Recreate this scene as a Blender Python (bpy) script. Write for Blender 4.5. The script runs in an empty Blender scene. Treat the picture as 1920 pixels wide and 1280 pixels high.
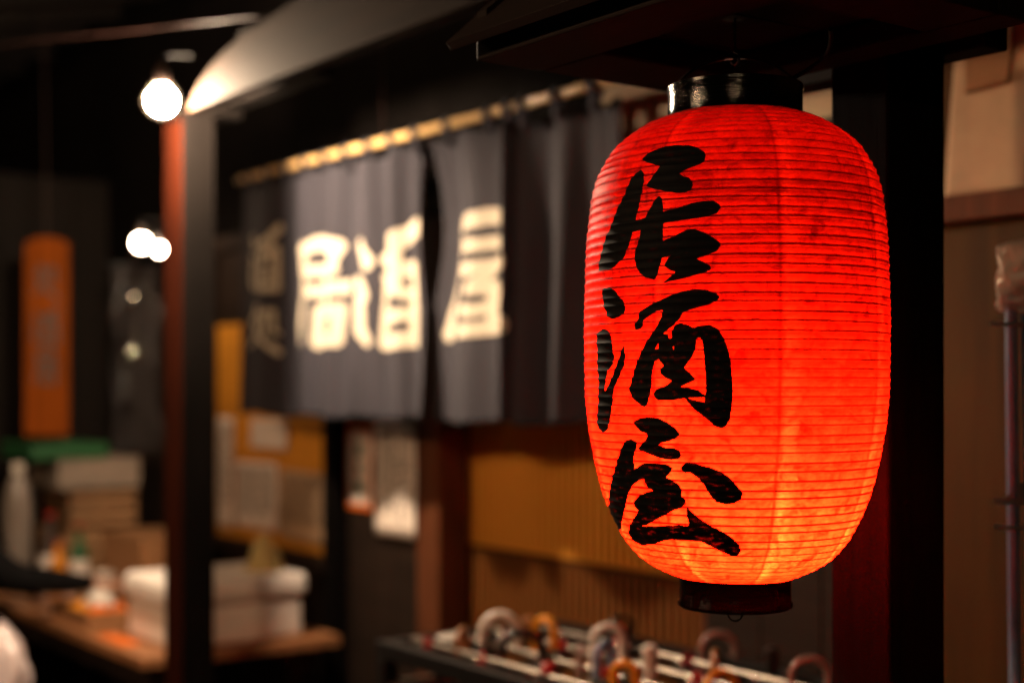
import bpy, bmesh, math, random
import numpy as np
from mathutils import Vector, Matrix

random.seed(7)
sc = bpy.context.scene
COL = sc.collection

# ------------------------------------------------------------------ camera
# world axes: X runs along the shop front, Y goes into it, Z is up
cd = bpy.data.cameras.new('camera')
cam = bpy.data.objects.new('camera', cd)
COL.objects.link(cam)
cam.location = (0.0, 0.0, 1.3)
cam.rotation_euler = (math.radians(90), 0, math.radians(53.785))
cd.sensor_width = 36.0
cd.lens = 50.0
cd.shift_y = 80.0 / 1920.0
cd.clip_start = 0.05
cd.clip_end = 400.0
cd.dof.use_dof = True
cd.dof.focus_distance = 1.58
cd.dof.aperture_fstop = 1.8
cd.dof.aperture_blades = 0
sc.camera = cam

# ------------------------------------------------------------------ night sky
wd = bpy.data.worlds.new('World')
sc.world = wd
wd.use_nodes = True
wn = wd.node_tree
bgn = wn.nodes['Background']
sky = wn.nodes.new('ShaderNodeTexSky')
sky.sky_type = 'NISHITA'
sky.sun_disc = False
sky.sun_elevation = math.radians(-4)
sky.sun_rotation = math.radians(120)
wn.links.new(sky.outputs[0], bgn.inputs[0])
bgn.inputs[1].default_value = 0.05

# ------------------------------------------------------------------ colour management, sampling
vs = sc.view_settings
vs.view_transform = 'Standard'
vs.look = 'None'
vs.exposure = 0.0
vs.gamma = 1.0
vs.use_curve_mapping = False
cy = sc.cycles
cy.use_denoising = True
cy.max_bounces = 8
cy.diffuse_bounces = 5
cy.glossy_bounces = 3
cy.transmission_bounces = 6
cy.sample_clamp_indirect = 6.0
cy.caustics_reflective = False
cy.caustics_refractive = False

# lamp strengths (radiance of each bulb's glass)
BULB_EAVE = 3000.0
BULB_PAIR = 110.0
BULB_LANTERN = 3900.0
BULB_ALLEY = 650.0

# ------------------------------------------------------------------ materials
def new_mat(name):
    m = bpy.data.materials.new(name)
    m.use_nodes = True
    nt = m.node_tree
    return m, nt, nt.nodes['Principled BSDF']

def N(nt, kind, **kw):
    n = nt.nodes.new(kind)
    for k, v in kw.items():
        if k in n.inputs:
            n.inputs[k].default_value = v
        else:
            setattr(n, k, v)
    return n

def ramp(nt, fac, stops):
    r = nt.nodes.new('ShaderNodeValToRGB')
    el = r.color_ramp.elements
    while len(el) < len(stops):
        el.new(0.5)
    for e, (p, c) in zip(el, stops):
        e.position = p
        e.color = (*c, 1)
    nt.links.new(fac, r.inputs[0])
    return r.outputs[0]

def coords(nt, scale=(1, 1, 1)):
    tc = nt.nodes.new('ShaderNodeTexCoord')
    mp = nt.nodes.new('ShaderNodeMapping')
    mp.inputs['Scale'].default_value = scale
    nt.links.new(tc.outputs['Object'], mp.inputs[0])
    return mp.outputs[0]

def plain(name, col, rough=0.6, var=0.25, scale=9.0, metal=0.0, bump=0.0, spec=0.5, stretch=(1, 1, 1)):
    """a surface colour with soft blotches and slight relief"""
    m, nt, b = new_mat(name)
    co = coords(nt, stretch)
    nz = N(nt, 'ShaderNodeTexNoise', Scale=scale, Detail=6.0, Roughness=0.6)
    nt.links.new(co, nz.inputs['Vector'])
    lo = tuple(c * (1 - var) for c in col)
    hi = tuple(min(1, c * (1 + var)) for c in col)
    nt.links.new(ramp(nt, nz.outputs[0], [(0.3, lo), (0.7, hi)]), b.inputs['Base Color'])
    b.inputs['Roughness'].default_value = rough
    b.inputs['Metallic'].default_value = metal
    b.inputs['Specular IOR Level'].default_value = spec
    if bump:
        bp = N(nt, 'ShaderNodeBump', Strength=bump, Distance=0.004)
        nt.links.new(nz.outputs[0], bp.inputs['Height'])
        nt.links.new(bp.outputs[0], b.inputs['Normal'])
    return m

def wood(name, col, axis, rough=0.55, spec=0.35, var=0.45, grain=1.0):
    m, nt, b = new_mat(name)
    st = [70 * grain] * 3
    st[axis] = 3.0 * grain
    co = coords(nt, tuple(st))
    nz = N(nt, 'ShaderNodeTexNoise', Scale=1.0, Detail=7.0, Roughness=0.65, Distortion=0.6)
    nt.links.new(co, nz.inputs['Vector'])
    co2 = coords(nt, (4, 4, 4))
    n2 = N(nt, 'ShaderNodeTexNoise', Scale=1.0, Detail=3.0)
    nt.links.new(co2, n2.inputs['Vector'])
    mx = N(nt, 'ShaderNodeMath', operation='MULTIPLY_ADD')
    nt.links.new(nz.outputs[0], mx.inputs[0])
    mx.inputs[1].default_value = 0.7
    sc2 = N(nt, 'ShaderNodeMath', operation='MULTIPLY')
    nt.links.new(n2.outputs[0], sc2.inputs[0]); sc2.inputs[1].default_value = 0.3
    nt.links.new(sc2.outputs[0], mx.inputs[2])
    lo = tuple(c * (1 - var) for c in col)
    hi = tuple(min(1, c * (1 + var)) for c in col)
    nt.links.new(ramp(nt, mx.outputs[0], [(0.33, lo), (0.5, col), (0.68, hi)]), b.inputs['Base Color'])
    b.inputs['Roughness'].default_value = rough
    b.inputs['Specular IOR Level'].default_value = spec
    bp = N(nt, 'ShaderNodeBump', Strength=0.35, Distance=0.003)
    nt.links.new(nz.outputs[0], bp.inputs['Height'])
    nt.links.new(bp.outputs[0], b.inputs['Normal'])
    return m

def lit(name, col, strength):
    m, nt, b = new_mat(name)
    b.inputs['Base Color'].default_value = (0.8, 0.8, 0.8, 1)
    b.inputs['Emission Color'].default_value = (*col, 1)
    b.inputs['Emission Strength'].default_value = strength
    return m

MAT = {}
MAT['post_wood'] = wood('darkened_post_wood', (0.0034, 0.0026, 0.0023), 2, rough=0.8, spec=0.04, var=0.6)  # darkened: shade on the post's wide face put into the wood colour
MAT['lit_face_wood'] = wood('red_lit_face_wood', (0.026, 0.0045, 0.0012), 2, rough=0.8, spec=0.04)  # redder copy of post wood: lamplight on one face, put into the colour
MAT['beam_wood'] = wood('weathered_beam_wood', (0.011, 0.0050, 0.0022), 0, rough=0.8, spec=0.04)
MAT['dark_wood_x'] = wood('dark_board_wood', (0.016, 0.009, 0.006), 0, rough=0.7, spec=0.15)
MAT['dark_wood_y'] = wood('dark_rafter_wood', (0.006, 0.0035, 0.0022), 1, rough=0.7, spec=0.15)
MAT['hood_wood'] = wood('blackened_hood_wood', (0.009, 0.005, 0.004), 0, rough=0.75, spec=0.12)
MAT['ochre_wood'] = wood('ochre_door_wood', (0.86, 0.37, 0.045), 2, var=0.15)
MAT['ochre_shade_back'] = wood('shaded_ochre_backing', (0.12, 0.040, 0.004), 2, var=0.25)  # backing darkened so shade between the slats is in the colour
MAT['lower_shade_back'] = wood('shaded_brown_backing', (0.025, 0.008, 0.0015), 2, var=0.25)  # shade between the lower slats, put into the backing colour
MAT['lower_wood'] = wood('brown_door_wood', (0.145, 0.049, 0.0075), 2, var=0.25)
MAT['red_wood'] = wood('red_brown_frame_wood', (0.095, 0.030, 0.011), 2, rough=0.7, spec=0.15)
MAT['board_ply'] = wood('ochre_plywood', (0.70, 0.29, 0.025), 0, var=0.2, grain=0.5)
MAT['wall_wood'] = wood('brown_wall_wood', (0.052, 0.023, 0.003), 2, var=0.5, grain=0.4, rough=0.7, spec=0.15)
MAT['table_wood'] = wood('table_wood', (0.30, 0.13, 0.055), 0, rough=0.35, spec=0.5)
MAT['crate_wood'] = wood('crate_wood', (0.28, 0.15, 0.07), 0)
MAT['sign_wood'] = wood('varnished_sign_wood', (0.17, 0.038, 0.004), 2, rough=0.6, spec=0.03, grain=0.6)
MAT['plaster'] = plain('cream_plaster', (0.55, 0.42, 0.28), 0.85, 0.12, 6, bump=0.15)
MAT['asphalt'] = plain('asphalt', (0.05, 0.048, 0.045), 0.75, 0.4, 60, bump=0.4)
MAT['cream_paper'] = plain('aged_cream_paper', (0.50, 0.33, 0.20), 0.8, 0.14, 12, bump=0.1)
MAT['white_paper'] = plain('white_paper', (0.80, 0.70, 0.62), 0.8, 0.06, 14)
MAT['cardboard'] = plain('brown_cardboard', (0.26, 0.12, 0.045), 0.8, 0.12, 20)
MAT['print'] = plain('dark_print', (0.05, 0.045, 0.04), 0.7, 0.1)
MAT['green_print'] = plain('green_print', (0.03, 0.14, 0.09), 0.7, 0.1)
MAT['red_print'] = plain('red_print', (0.5, 0.03, 0.03), 0.7, 0.1)
MAT['black_lacquer'] = plain('black_lacquer', (0.006, 0.006, 0.007), 0.16, 0.1, 30, spec=0.5)
MAT['matte_black'] = plain('matte_black_lacquer', (0.004, 0.004, 0.004), 0.45, 0.1, 30, spec=0.12)
MAT['black_metal'] = plain('black_metal', (0.006, 0.0055, 0.0055), 0.45, 0.2, 30, spec=0.2)
MAT['smoke_plastic'] = plain('smoky_plastic', (0.22, 0.15, 0.13), 0.2, 0.1)
MAT['wire'] = plain('dark_wire', (0.03, 0.018, 0.015), 0.45, 0.2, 30, metal=0.6)
MAT['cable'] = plain('red_brown_cable', (0.010, 0.004, 0.003), 0.5, 0.2, 30, spec=0.15)
MAT['rail_metal'] = plain('dull_rail', (0.24, 0.20, 0.165), 0.36, 0.15, 30, metal=1.0)
MAT['rack_panel'] = plain('grey_beige_metal', (0.16, 0.13, 0.10), 0.5, 0.2, 15)
MAT['bell_metal'] = plain('polished_bell_metal', (0.75, 0.70, 0.62), 0.12, 0.1, 30, metal=1.0)
MAT['black_plastic'] = plain('black_plastic', (0.012, 0.011, 0.010), 0.35, 0.2, 30)
MAT['red_plastic'] = plain('red_plastic', (0.34, 0.012, 0.01), 0.35, 0.1)
MAT['white_plastic'] = plain('white_plastic', (0.66, 0.60, 0.54), 0.22, 0.05)
MAT['jug_plastic'] = plain('milky_jug_plastic', (0.22, 0.18, 0.15), 0.35, 0.08)
MAT['carton_paper'] = plain('grey_carton', (0.22, 0.17, 0.13), 0.8, 0.15, 20)
MAT['handle_wood'] = wood('handle_wood', (0.25, 0.10, 0.03), 2, rough=0.3, spec=0.5)
MAT['amber_plastic'] = plain('amber_plastic', (0.65, 0.24, 0.02), 0.2, 0.1)
MAT['blue_plastic'] = plain('blue_plastic', (0.12, 0.2, 0.32), 0.25, 0.1)
MAT['umbrella_cloth'] = plain('dark_umbrella_cloth', (0.03, 0.03, 0.045), 0.7, 0.3)
MAT['brass'] = plain('bamboo_pole', (0.78, 0.50, 0.22), 0.25, 0.25, 25, stretch=(0.3, 1, 1))
MAT['navy_cloth'] = plain('navy_cotton', (0.0245, 0.0230, 0.0335), 0.9, 0.12, 120, bump=0.2)
MAT['cloth_white'] = plain('undyed_lettering', (0.62, 0.55, 0.44), 0.9, 0.04, 80)
MAT['foam'] = plain('white_foam', (0.85, 0.78, 0.72), 0.8, 0.05, 40)
MAT['beige_bag'] = plain('beige_paper_bag', (0.52, 0.40, 0.16), 0.75, 0.15, 25, bump=0.4)
MAT['green_plastic'] = plain('green_plastic', (0.015, 0.085, 0.028), 0.4, 0.1)
MAT['orange_wrap'] = plain('orange_wrapper', (0.75, 0.16, 0.02), 0.25, 0.2, 25)
MAT['glaze'] = plain('pale_glaze', (0.70, 0.62, 0.52), 0.12, 0.08)
MAT['steel_blue'] = plain('blue_grey_metal', (0.10, 0.17, 0.28), 0.4, 0.25, 20, metal=0.0)
MAT['steel'] = plain('dull_steel', (0.35, 0.33, 0.32), 0.35, 0.2, 20, metal=0.8)
MAT['black_cloth'] = plain('black_jacket_cloth', (0.004, 0.004, 0.0045), 0.95, 0.3, 60, spec=0.1)
MAT['skin'] = plain('skin', (0.50, 0.27, 0.18), 0.5, 0.08, 30)
MAT['hair'] = plain('dark_hair', (0.012, 0.009, 0.008), 0.45, 0.3, 90)
MAT['enamel'] = plain('dark_enamel', (0.10, 0.07, 0.05), 0.35, 0.2)
MAT['socket'] = plain('socket_bakelite', (0.04, 0.025, 0.02), 0.35, 0.2)

def film(name, col, rough, alpha_trans, bump):
    m, nt, b = new_mat(name)
    b.inputs['Base Color'].default_value = (*col, 1)
    b.inputs['Roughness'].default_value = rough
    tr = N(nt, 'ShaderNodeBsdfTransparent')
    mx = N(nt, 'ShaderNodeMixShader', Fac=alpha_trans)
    out = nt.nodes['Material Output']
    nt.links.new(b.outputs[0], mx.inputs[1])
    nt.links.new(tr.outputs[0], mx.inputs[2])
    nt.links.new(mx.outputs[0], out.inputs[0])
    co = coords(nt)
    nz = N(nt, 'ShaderNodeTexNoise', Scale=28.0, Detail=4.0)
    nt.links.new(co, nz.inputs['Vector'])
    bp = N(nt, 'ShaderNodeBump', Strength=bump, Distance=0.01)
    nt.links.new(nz.outputs[0], bp.inputs['Height'])
    nt.links.new(bp.outputs[0], b.inputs['Normal'])
    return m
MAT['clear_film'] = film('clear_plastic_film', (0.14, 0.13, 0.135), 0.10, 0.85, 0.6)
MAT['bag_film'] = film('milky_bag_film', (0.66, 0.55, 0.54), 0.2, 0.15, 0.6)
MAT['wrap_film'] = film('plastic_wrap', (0.45, 0.36, 0.30), 0.18, 0.25, 0.7)

def bulb_halo(name, haze):
    """thin shell added round a bulb to give it a soft halo"""
    m, nt, b = new_mat(name)
    nt.nodes.remove(b)
    tr = N(nt, 'ShaderNodeBsdfTransparent')
    tl = N(nt, 'ShaderNodeBsdfTranslucent')
    tl.inputs['Color'].default_value = (1.0, 0.88, 0.66, 1)
    mx = N(nt, 'ShaderNodeMixShader', Fac=haze)
    nt.links.new(tr.outputs[0], mx.inputs[1]); nt.links.new(tl.outputs[0], mx.inputs[2])
    nt.links.new(mx.outputs[0], nt.nodes['Material Output'].inputs[0])
    return m
MAT['eave_halo'] = bulb_halo('eave_bulb_halo', 0.0007)
MAT['pair_halo'] = bulb_halo('pair_bulb_halo', 0.014)

def paper_red():
    m, nt, b = new_mat('red_lantern_paper')
    nt.nodes.remove(b)
    out = nt.nodes['Material Output']
    uv = N(nt, 'ShaderNodeUVMap', uv_map='UVMap')
    sp = N(nt, 'ShaderNodeSeparateXYZ')
    nt.links.new(uv.outputs[0], sp.inputs[0])
    # gores: eight strips of paper; u counts gores from the first seam
    fr = N(nt, 'ShaderNodeMath', operation='FRACT')
    # the seams wander a little with height
    co = coords(nt)
    wob = N(nt, 'ShaderNodeTexNoise', Scale=14.0, Detail=3.0)
    nt.links.new(co, wob.inputs['Vector'])
    wa = N(nt, 'ShaderNodeMath', operation='MULTIPLY_ADD')
    nt.links.new(wob.outputs[0], wa.inputs[0]); wa.inputs[1].default_value = 0.03
    nt.links.new(sp.outputs[0], wa.inputs[2])
    nt.links.new(wa.outputs[0], fr.inputs[0])
    thin = ramp(nt, fr.outputs[0], [(0.0, (0.25,) * 3), (0.010, (0.25,) * 3), (0.024, (0.52,) * 3), (0.06, (0.78,) * 3), (0.12, (0.68,) * 3), (0.20, (0.50,) * 3), (0.44, (0.46,) * 3), (0.5, (0.53,) * 3), (0.56, (0.46,) * 3), (0.985, (0.44,) * 3), (1.0, (0.25,) * 3)])  # faint mid-gore line: a reflection painted as thinner paper
    # fibres and cloudy thickness
    mp = coords(nt, (52, 52, 60))
    fb = N(nt, 'ShaderNodeTexNoise', Scale=1.0, Detail=8.0, Roughness=0.75, Distortion=1.2)
    nt.links.new(mp, fb.inputs['Vector'])
    cl = ramp(nt, fb.outputs[0], [(0.36, (0.30,) * 3), (0.44, (0.70,) * 3), (0.52, (1.0,) * 3), (0.66, (1.35,) * 3)])
    mp2 = coords(nt, (320, 320, 500))
    f2 = N(nt, 'ShaderNodeTexNoise', Scale=1.0, Detail=3.0, Roughness=0.7)
    nt.links.new(mp2, f2.inputs['Vector'])
    c2 = ramp(nt, f2.outputs[0], [(0.3, (0.74,) * 3), (0.7, (1.2,) * 3)])
    def mul(a, c):
        v = N(nt, 'ShaderNodeVectorMath', operation='MULTIPLY')
        nt.links.new(a, v.inputs[0]); nt.links.new(c, v.inputs[1])
        return v.outputs[0]
    # strip overlap where the body narrows, put in to dim the top (v holds radius over widest radius)
    ov = N(nt, 'ShaderNodeMath', operation='POWER'); ov.inputs[1].default_value = 0.9
    nt.links.new(sp.outputs[1], ov.inputs[0])
    ovc = N(nt, 'ShaderNodeCombineXYZ')
    for i in range(3): nt.links.new(ov.outputs[0], ovc.inputs[i])
    t = mul(mul(mul(thin, cl), c2), ovc.outputs[0])
    # thicker paper is a deeper red: green falls off faster than red
    sx = N(nt, 'ShaderNodeSeparateXYZ'); nt.links.new(t, sx.inputs[0])
    cmb = N(nt, 'ShaderNodeCombineXYZ')
    for i, (k, pw) in enumerate(((0.88, 0.8), (0.0115, 1.6), (0.0019, 1.8))):
        p = N(nt, 'ShaderNodeMath', operation='POWER'); p.inputs[1].default_value = pw
        nt.links.new(sx.outputs[0], p.inputs[0])
        q = N(nt, 'ShaderNodeMath', operation='MULTIPLY'); q.inputs[1].default_value = k
        nt.links.new(p.outputs[0], q.inputs[0])
        nt.links.new(q.outputs[0], cmb.inputs[i])
    tl = N(nt, 'ShaderNodeBsdfTranslucent')
    nt.links.new(cmb.outputs[0], tl.inputs['Color'])
    df = N(nt, 'ShaderNodeBsdfPrincipled', Roughness=0.42)
    df.inputs['Base Color'].default_value = (0.25, 0.006, 0.004, 1)
    df.inputs['Specular IOR Level'].default_value = 0.07
    bp = N(nt, 'ShaderNodeBump', Strength=0.3, Distance=0.0015)
    nt.links.new(fb.outputs[0], bp.inputs['Height'])
    nt.links.new(bp.outputs[0], df.inputs['Normal'])
    mx = N(nt, 'ShaderNodeMixShader', Fac=0.3)
    nt.links.new(tl.outputs[0], mx.inputs[1])
    nt.links.new(df.outputs[0], mx.inputs[2])
    nt.links.new(mx.outputs[0], out.inputs[0])
    return m
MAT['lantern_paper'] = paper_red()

def cap_black(name, spec):
    m, nt, b = new_mat(name)
    b.inputs['Specular IOR Level'].default_value = spec
    b.inputs['Base Color'].default_value = (0.001, 0.001, 0.001, 1)
    b.inputs['Roughness'].default_value = 0.09
    co = coords(nt, (40, 40, 420))
    nz = N(nt, 'ShaderNodeTexNoise', Scale=1.0, Detail=4.0, Roughness=0.6)
    nt.links.new(co, nz.inputs['Vector'])
    bp = N(nt, 'ShaderNodeBump', Strength=0.5, Distance=0.0012)
    nt.links.new(nz.outputs[0], bp.inputs['Height'])
    nt.links.new(bp.outputs[0], b.inputs['Normal'])
    return m
def ink_mat():
    m, nt, b = new_mat('black_brush_ink')
    b.inputs['Base Color'].default_value = (0.004, 0.004, 0.004, 1)
    b.inputs['Roughness'].default_value = 0.6
    b.inputs['Specular IOR Level'].default_value = 0.04
    nz = N(nt, 'ShaderNodeTexNoise', Scale=1.0, Detail=6.0, Roughness=0.7)
    nt.links.new(coords(nt, (90, 90, 260)), nz.inputs['Vector'])
    tr = N(nt, 'ShaderNodeBsdfTransparent')
    mx = N(nt, 'ShaderNodeMixShader')
    nt.links.new(ramp(nt, nz.outputs[0], [(0.56, (0, 0, 0)), (0.78, (0.022, 0.022, 0.022))]), mx.inputs[0])
    nt.links.new(b.outputs[0], mx.inputs[1]); nt.links.new(tr.outputs[0], mx.inputs[2])
    nt.links.new(mx.outputs[0], nt.nodes['Material Output'].inputs[0])
    return m
MAT['ink'] = ink_mat()
MAT['cap'] = cap_black('ribbed_black_lacquer', 0.5)
MAT['cap_dulled'] = cap_black('dulled_black_lacquer', 0.02)  # gloss cut on the lower cap so the red glow stays off it

# ------------------------------------------------------------------ mesh helpers
class MB:
    """collects geometry for ONE mesh object"""
    def __init__(self):
        self.v, self.f, self.mi = [], [], []
    def add(self, vs, fs, mi=0):
        o = len(self.v)
        self.v += [tuple(v) for v in vs]
        self.f += [tuple(i + o for i in f) for f in fs]
        self.mi += [mi] * len(fs)
        return self
    def box(self, x0, x1, y0, y1, z0, z1, mi=0):
        vs = [(x, y, z) for z in (z0, z1) for y in (y0, y1) for x in (x0, x1)]
        fs = [(0, 2, 3, 1), (4, 5, 7, 6), (0, 1, 5, 4), (2, 6, 7, 3), (0, 4, 6, 2), (1, 3, 7, 5)]
        return self.add(vs, fs, mi)
    def obox(self, c, ax, size, mi=0):
        """oriented box: centre, three axis vectors, full sizes"""
        c = Vector(c); a, b, d = [Vector(q).normalized() * s / 2 for q, s in zip(ax, size)]
        vs = [c + sx * a + sy * b + sz * d for sz in (-1, 1) for sy in (-1, 1) for sx in (-1, 1)]
        fs = [(0, 2, 3, 1), (4, 5, 7, 6), (0, 1, 5, 4), (2, 6, 7, 3), (0, 4, 6, 2), (1, 3, 7, 5)]
        return self.add(vs, fs, mi)
    def tube(self, pts, r, seg=10, cap=True, mi=0):
        pts = [Vector(p) for p in pts]
        n = len(pts)
        rs = r if isinstance(r, (list, tuple)) else [r] * n
        t0 = (pts[1] - pts[0]).normalized()
        up = Vector((0, 0, 1)) if abs(t0.z) < 0.9 else Vector((1, 0, 0))
        nrm = (up - t0 * up.dot(t0)).normalized()
        vs, fs = [], []
        for i, p in enumerate(pts):
            t = (pts[min(i + 1, n - 1)] - pts[max(i - 1, 0)]).normalized()
            nrm = (nrm - t * nrm.dot(t)).normalized()
            bn = t.cross(nrm)
            for k in range(seg):
                a = 2 * math.pi * k / seg
                vs.append(p + (nrm * math.cos(a) + bn * math.sin(a)) * rs[i])
        for i in range(n - 1):
            for k in range(seg):
                k2 = (k + 1) % seg
                fs.append((i * seg + k, i * seg + k2, (i + 1) * seg + k2, (i + 1) * seg + k))
        if cap:
            fs.append(tuple(range(seg - 1, -1, -1)))
            fs.append(tuple((n - 1) * seg + k for k in range(seg)))
        return self.add(vs, fs, mi)
    def lathe(self, prof, c=(0, 0, 0), seg=32, close=False, mi=0):
        """profile of (radius, z) turned about the vertical through c"""
        vs, fs = [], []
        n = len(prof)
        for (r, z) in prof:
            for k in range(seg):
                a = 2 * math.pi * k / seg
                vs.append((c[0] + r * math.cos(a), c[1] + r * math.sin(a), c[2] + z))
        rng = n if close else n - 1
        for i in range(rng):
            j = (i + 1) % n
            for k in range(seg):
                k2 = (k + 1) % seg
                fs.append((i * seg + k, i * seg + k2, j * seg + k2, j * seg + k))
        if not close:
            if prof[0][0] > 1e-5: fs.append(tuple(range(seg - 1, -1, -1)))
            if prof[-1][0] > 1e-5: fs.append(tuple((n - 1) * seg + k for k in range(seg)))
        return self.add(vs, fs, mi)
    def ball(self, c, r, seg=20, rings=12, mi=0, sq=(1, 1, 1)):
        prof = [(r * math.sin(math.pi * i / rings), -r * math.cos(math.pi * i / rings)) for i in range(rings + 1)]
        vs0 = len(self.v)
        self.lathe([(max(p, 1e-4), z) for p, z in prof], c, seg, mi=mi)
        for i in range(vs0, len(self.v)):
            x, y, z = self.v[i]
            self.v[i] = (c[0] + (x - c[0]) * sq[0], c[1] + (y - c[1]) * sq[1], c[2] + (z - c[2]) * sq[2])
        return self
    def grid(self, fn, nu, nv, mi=0):
        vs = [fn(i / nu, j / nv) for j in range(nv + 1) for i in range(nu + 1)]
        fs = [(j * (nu + 1) + i, j * (nu + 1) + i + 1, (j + 1) * (nu + 1) + i + 1, (j + 1) * (nu + 1) + i) for j in range(nv) for i in range(nu)]
        return self.add(vs, fs, mi)
    def build(self, name, mats, parent=None, bevel=0.0, smooth=False, solid=0.0):
        me = bpy.data.meshes.new(name)
        me.from_pydata(self.v, [], self.f)
        if not isinstance(mats, (list, tuple)): mats = [mats]
        for m in mats: me.materials.append(MAT[m] if isinstance(m, str) else m)
        if len(mats) > 1: me.polygons.foreach_set('material_index', self.mi)
        bm = bmesh.new(); bm.from_mesh(me)
        bmesh.ops.recalc_face_normals(bm, faces=bm.faces)
        bm.to_mesh(me); bm.free()
        if smooth:
            me.polygons.foreach_set('use_smooth', [True] * len(me.polygons))
            me.set_sharp_from_angle(angle=math.radians(45))
        o = bpy.data.objects.new(name, me)
        COL.objects.link(o)
        if parent is not None:
            o.parent = parent
            o.matrix_parent_inverse = Matrix.Translation(-parent.location) if parent.type == 'EMPTY' else Matrix.Identity(4)
        if solid:
            s = o.modifiers.new('thickness', 'SOLIDIFY'); s.thickness = solid; s.offset = 0
        if bevel:
            b = o.modifiers.new('edge', 'BEVEL'); b.width = bevel; b.segments = 2; b.limit_method = 'ANGLE'
        return o

def tag(o, label=None, cat=None, group=None, kind=None):
    if label: o['label'] = label
    if cat: o['category'] = cat
    if group: o['group'] = group
    if kind: o['kind'] = kind
    return o

def thing(name, loc, label, cat, group=None):
    o = bpy.data.objects.new(name, None)
    COL.objects.link(o)
    o.location = loc
    o.empty_display_size = 0.1
    return tag(o, label, cat, group)

def sdf_poly(P, poly):
    """signed distance (negative inside) of points P (n,2) to a polygon"""
    poly = np.asarray(poly, float)
    a = poly; b = np.roll(poly, -1, 0)
    d = np.full(len(P), 1e9); ins = np.zeros(len(P), bool)
    for (ax, ay), (bx, by) in zip(a, b):
        ex, ey = bx - ax, by - ay
        px, py = P[:, 0] - ax, P[:, 1] - ay
        t = np.clip((px * ex + py * ey) / max(ex * ex + ey * ey, 1e-12), 0, 1)
        d = np.minimum(d, (px - t * ex) ** 2 + (py - t * ey) ** 2)
        c = (ay > P[:, 1]) != (by > P[:, 1])
        if abs(ey) > 1e-12:
            xi = ax + (P[:, 1] - ay) / ey * ex
            ins ^= c & (P[:, 0] < xi)
    return np.where(ins, -1, 1) * np.sqrt(d)

def sdf_strokes(P, strokes):
    """strokes: lists of (x, y, halfwidth); tapered brush strokes"""
    d = np.full(len(P), 1e9)
    for st in strokes:
        for (ax, ay, ar), (bx, by, br) in zip(st[:-1], st[1:]):
            ex, ey = bx - ax, by - ay
            px, py = P[:, 0] - ax, P[:, 1] - ay
            t = np.clip((px * ex + py * ey) / max(ex * ex + ey * ey, 1e-12), 0, 1)
            d = np.minimum(d, np.hypot(px - t * ex, py - t * ey) - (ar + (br - ar) * t))
    return d

def contour_mesh(mb, sdf, x0, x1, y0, y1, step, fn):
    """marching squares: the region sdf < 0 as faces, mapped to 3-D with fn(x, y)"""
    nx = max(2, int((x1 - x0) / step)); ny = max(2, int((y1 - y0) / step))
    xs = np.linspace(x0, x1, nx + 1); ys = np.linspace(y0, y1, ny + 1)
    gx, gy = np.meshgrid(xs, ys)
    D = sdf(np.stack([gx.ravel(), gy.ravel()], 1)).reshape(ny + 1, nx + 1)
    idx = {}; V = []; Fc = []
    def vid(key, p):
        if key not in idx:
            idx[key] = len(V); V.append(fn(*p))
        return idx[key]
    inside = D < 0
    for j in range(ny):
        for i in range(nx):
            q = [(i, j), (i + 1, j), (i + 1, j + 1), (i, j + 1)]
            ins = [inside[b, a] for a, b in q]
            if not any(ins): continue
            poly = []
            for k in range(4):
                a, b = q[k], q[(k + 1) % 4]
                if ins[k]: poly.append(vid(('v',) + a, (xs[a[0]], ys[a[1]])))
                if ins[k] != ins[(k + 1) % 4]:
                    da, db = D[a[1], a[0]], D[b[1], b[0]]
                    t = da / (da - db)
                    e = tuple(sorted((a, b)))
                    poly.append(vid(('e',) + e, (xs[a[0]] + (xs[b[0]] - xs[a[0]]) * t, ys[a[1]] + (ys[b[1]] - ys[a[1]]) * t)))
            if len(poly) >= 3: Fc.append(poly)
    mb.add(V, Fc)
    return mb

# ================================================================== the ground
g = MB().grid(lambda u, v: (-40 + 60 * u, -25 + 50 * v, 0.0), 4, 4).build('ground', 'asphalt')
tag(g, kind='structure')

# ================================================================== shop building
shop = thing('shop_building', (-3.0, 2.05, 0.0), 'dark timber shop front with eave posts, slatted sliding door and plank walls', 'building')
WY = 2.05                                  # street face of the shop wall

def part(name, mat, *b, parent=shop, bevel=0.003):
    return MB().box(*b).build(name, mat, parent, bevel)

# eave posts and the beam they carry
def post(x0, x1, y0, y1, z1):
    return MB().box(x0, x1, y0, y1, 0.0, z1).build('post', 'post_wood', shop, 0.004)
post(-3.368, -3.269, 1.400, 1.484, 1.963)
part('post_head', 'post_wood', -3.368, -3.269, 1.43, 1.56, 1.9635, 1.984)
post(-1.224, -1.132, 1.400, 1.511, 1.983)
part('tie_beam', 'post_wood', -3.368, -2.80, 1.502, 1.56, 1.985, 2.05)
post(-5.56, -5.46, 1.400, 1.485, 2.53)
part('lit_face', 'lit_face_wood', -3.366, -3.271, 1.394, 1.3995, 0.0, 1.945, bevel=0.001)  # thin added sheet that carries the post's lamp-lit face
for x in (-1.21, 0.6):
    part('strut', 'post_wood', x, x + 0.08, 1.41, 1.49, 2.081, 2.60)
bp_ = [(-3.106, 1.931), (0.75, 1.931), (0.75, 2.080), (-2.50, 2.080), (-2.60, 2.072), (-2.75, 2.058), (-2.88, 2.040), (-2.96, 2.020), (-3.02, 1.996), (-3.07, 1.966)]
nb_ = len(bp_)                             # beam's far end shaped to the curved outline of the lamp's light on it
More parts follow.
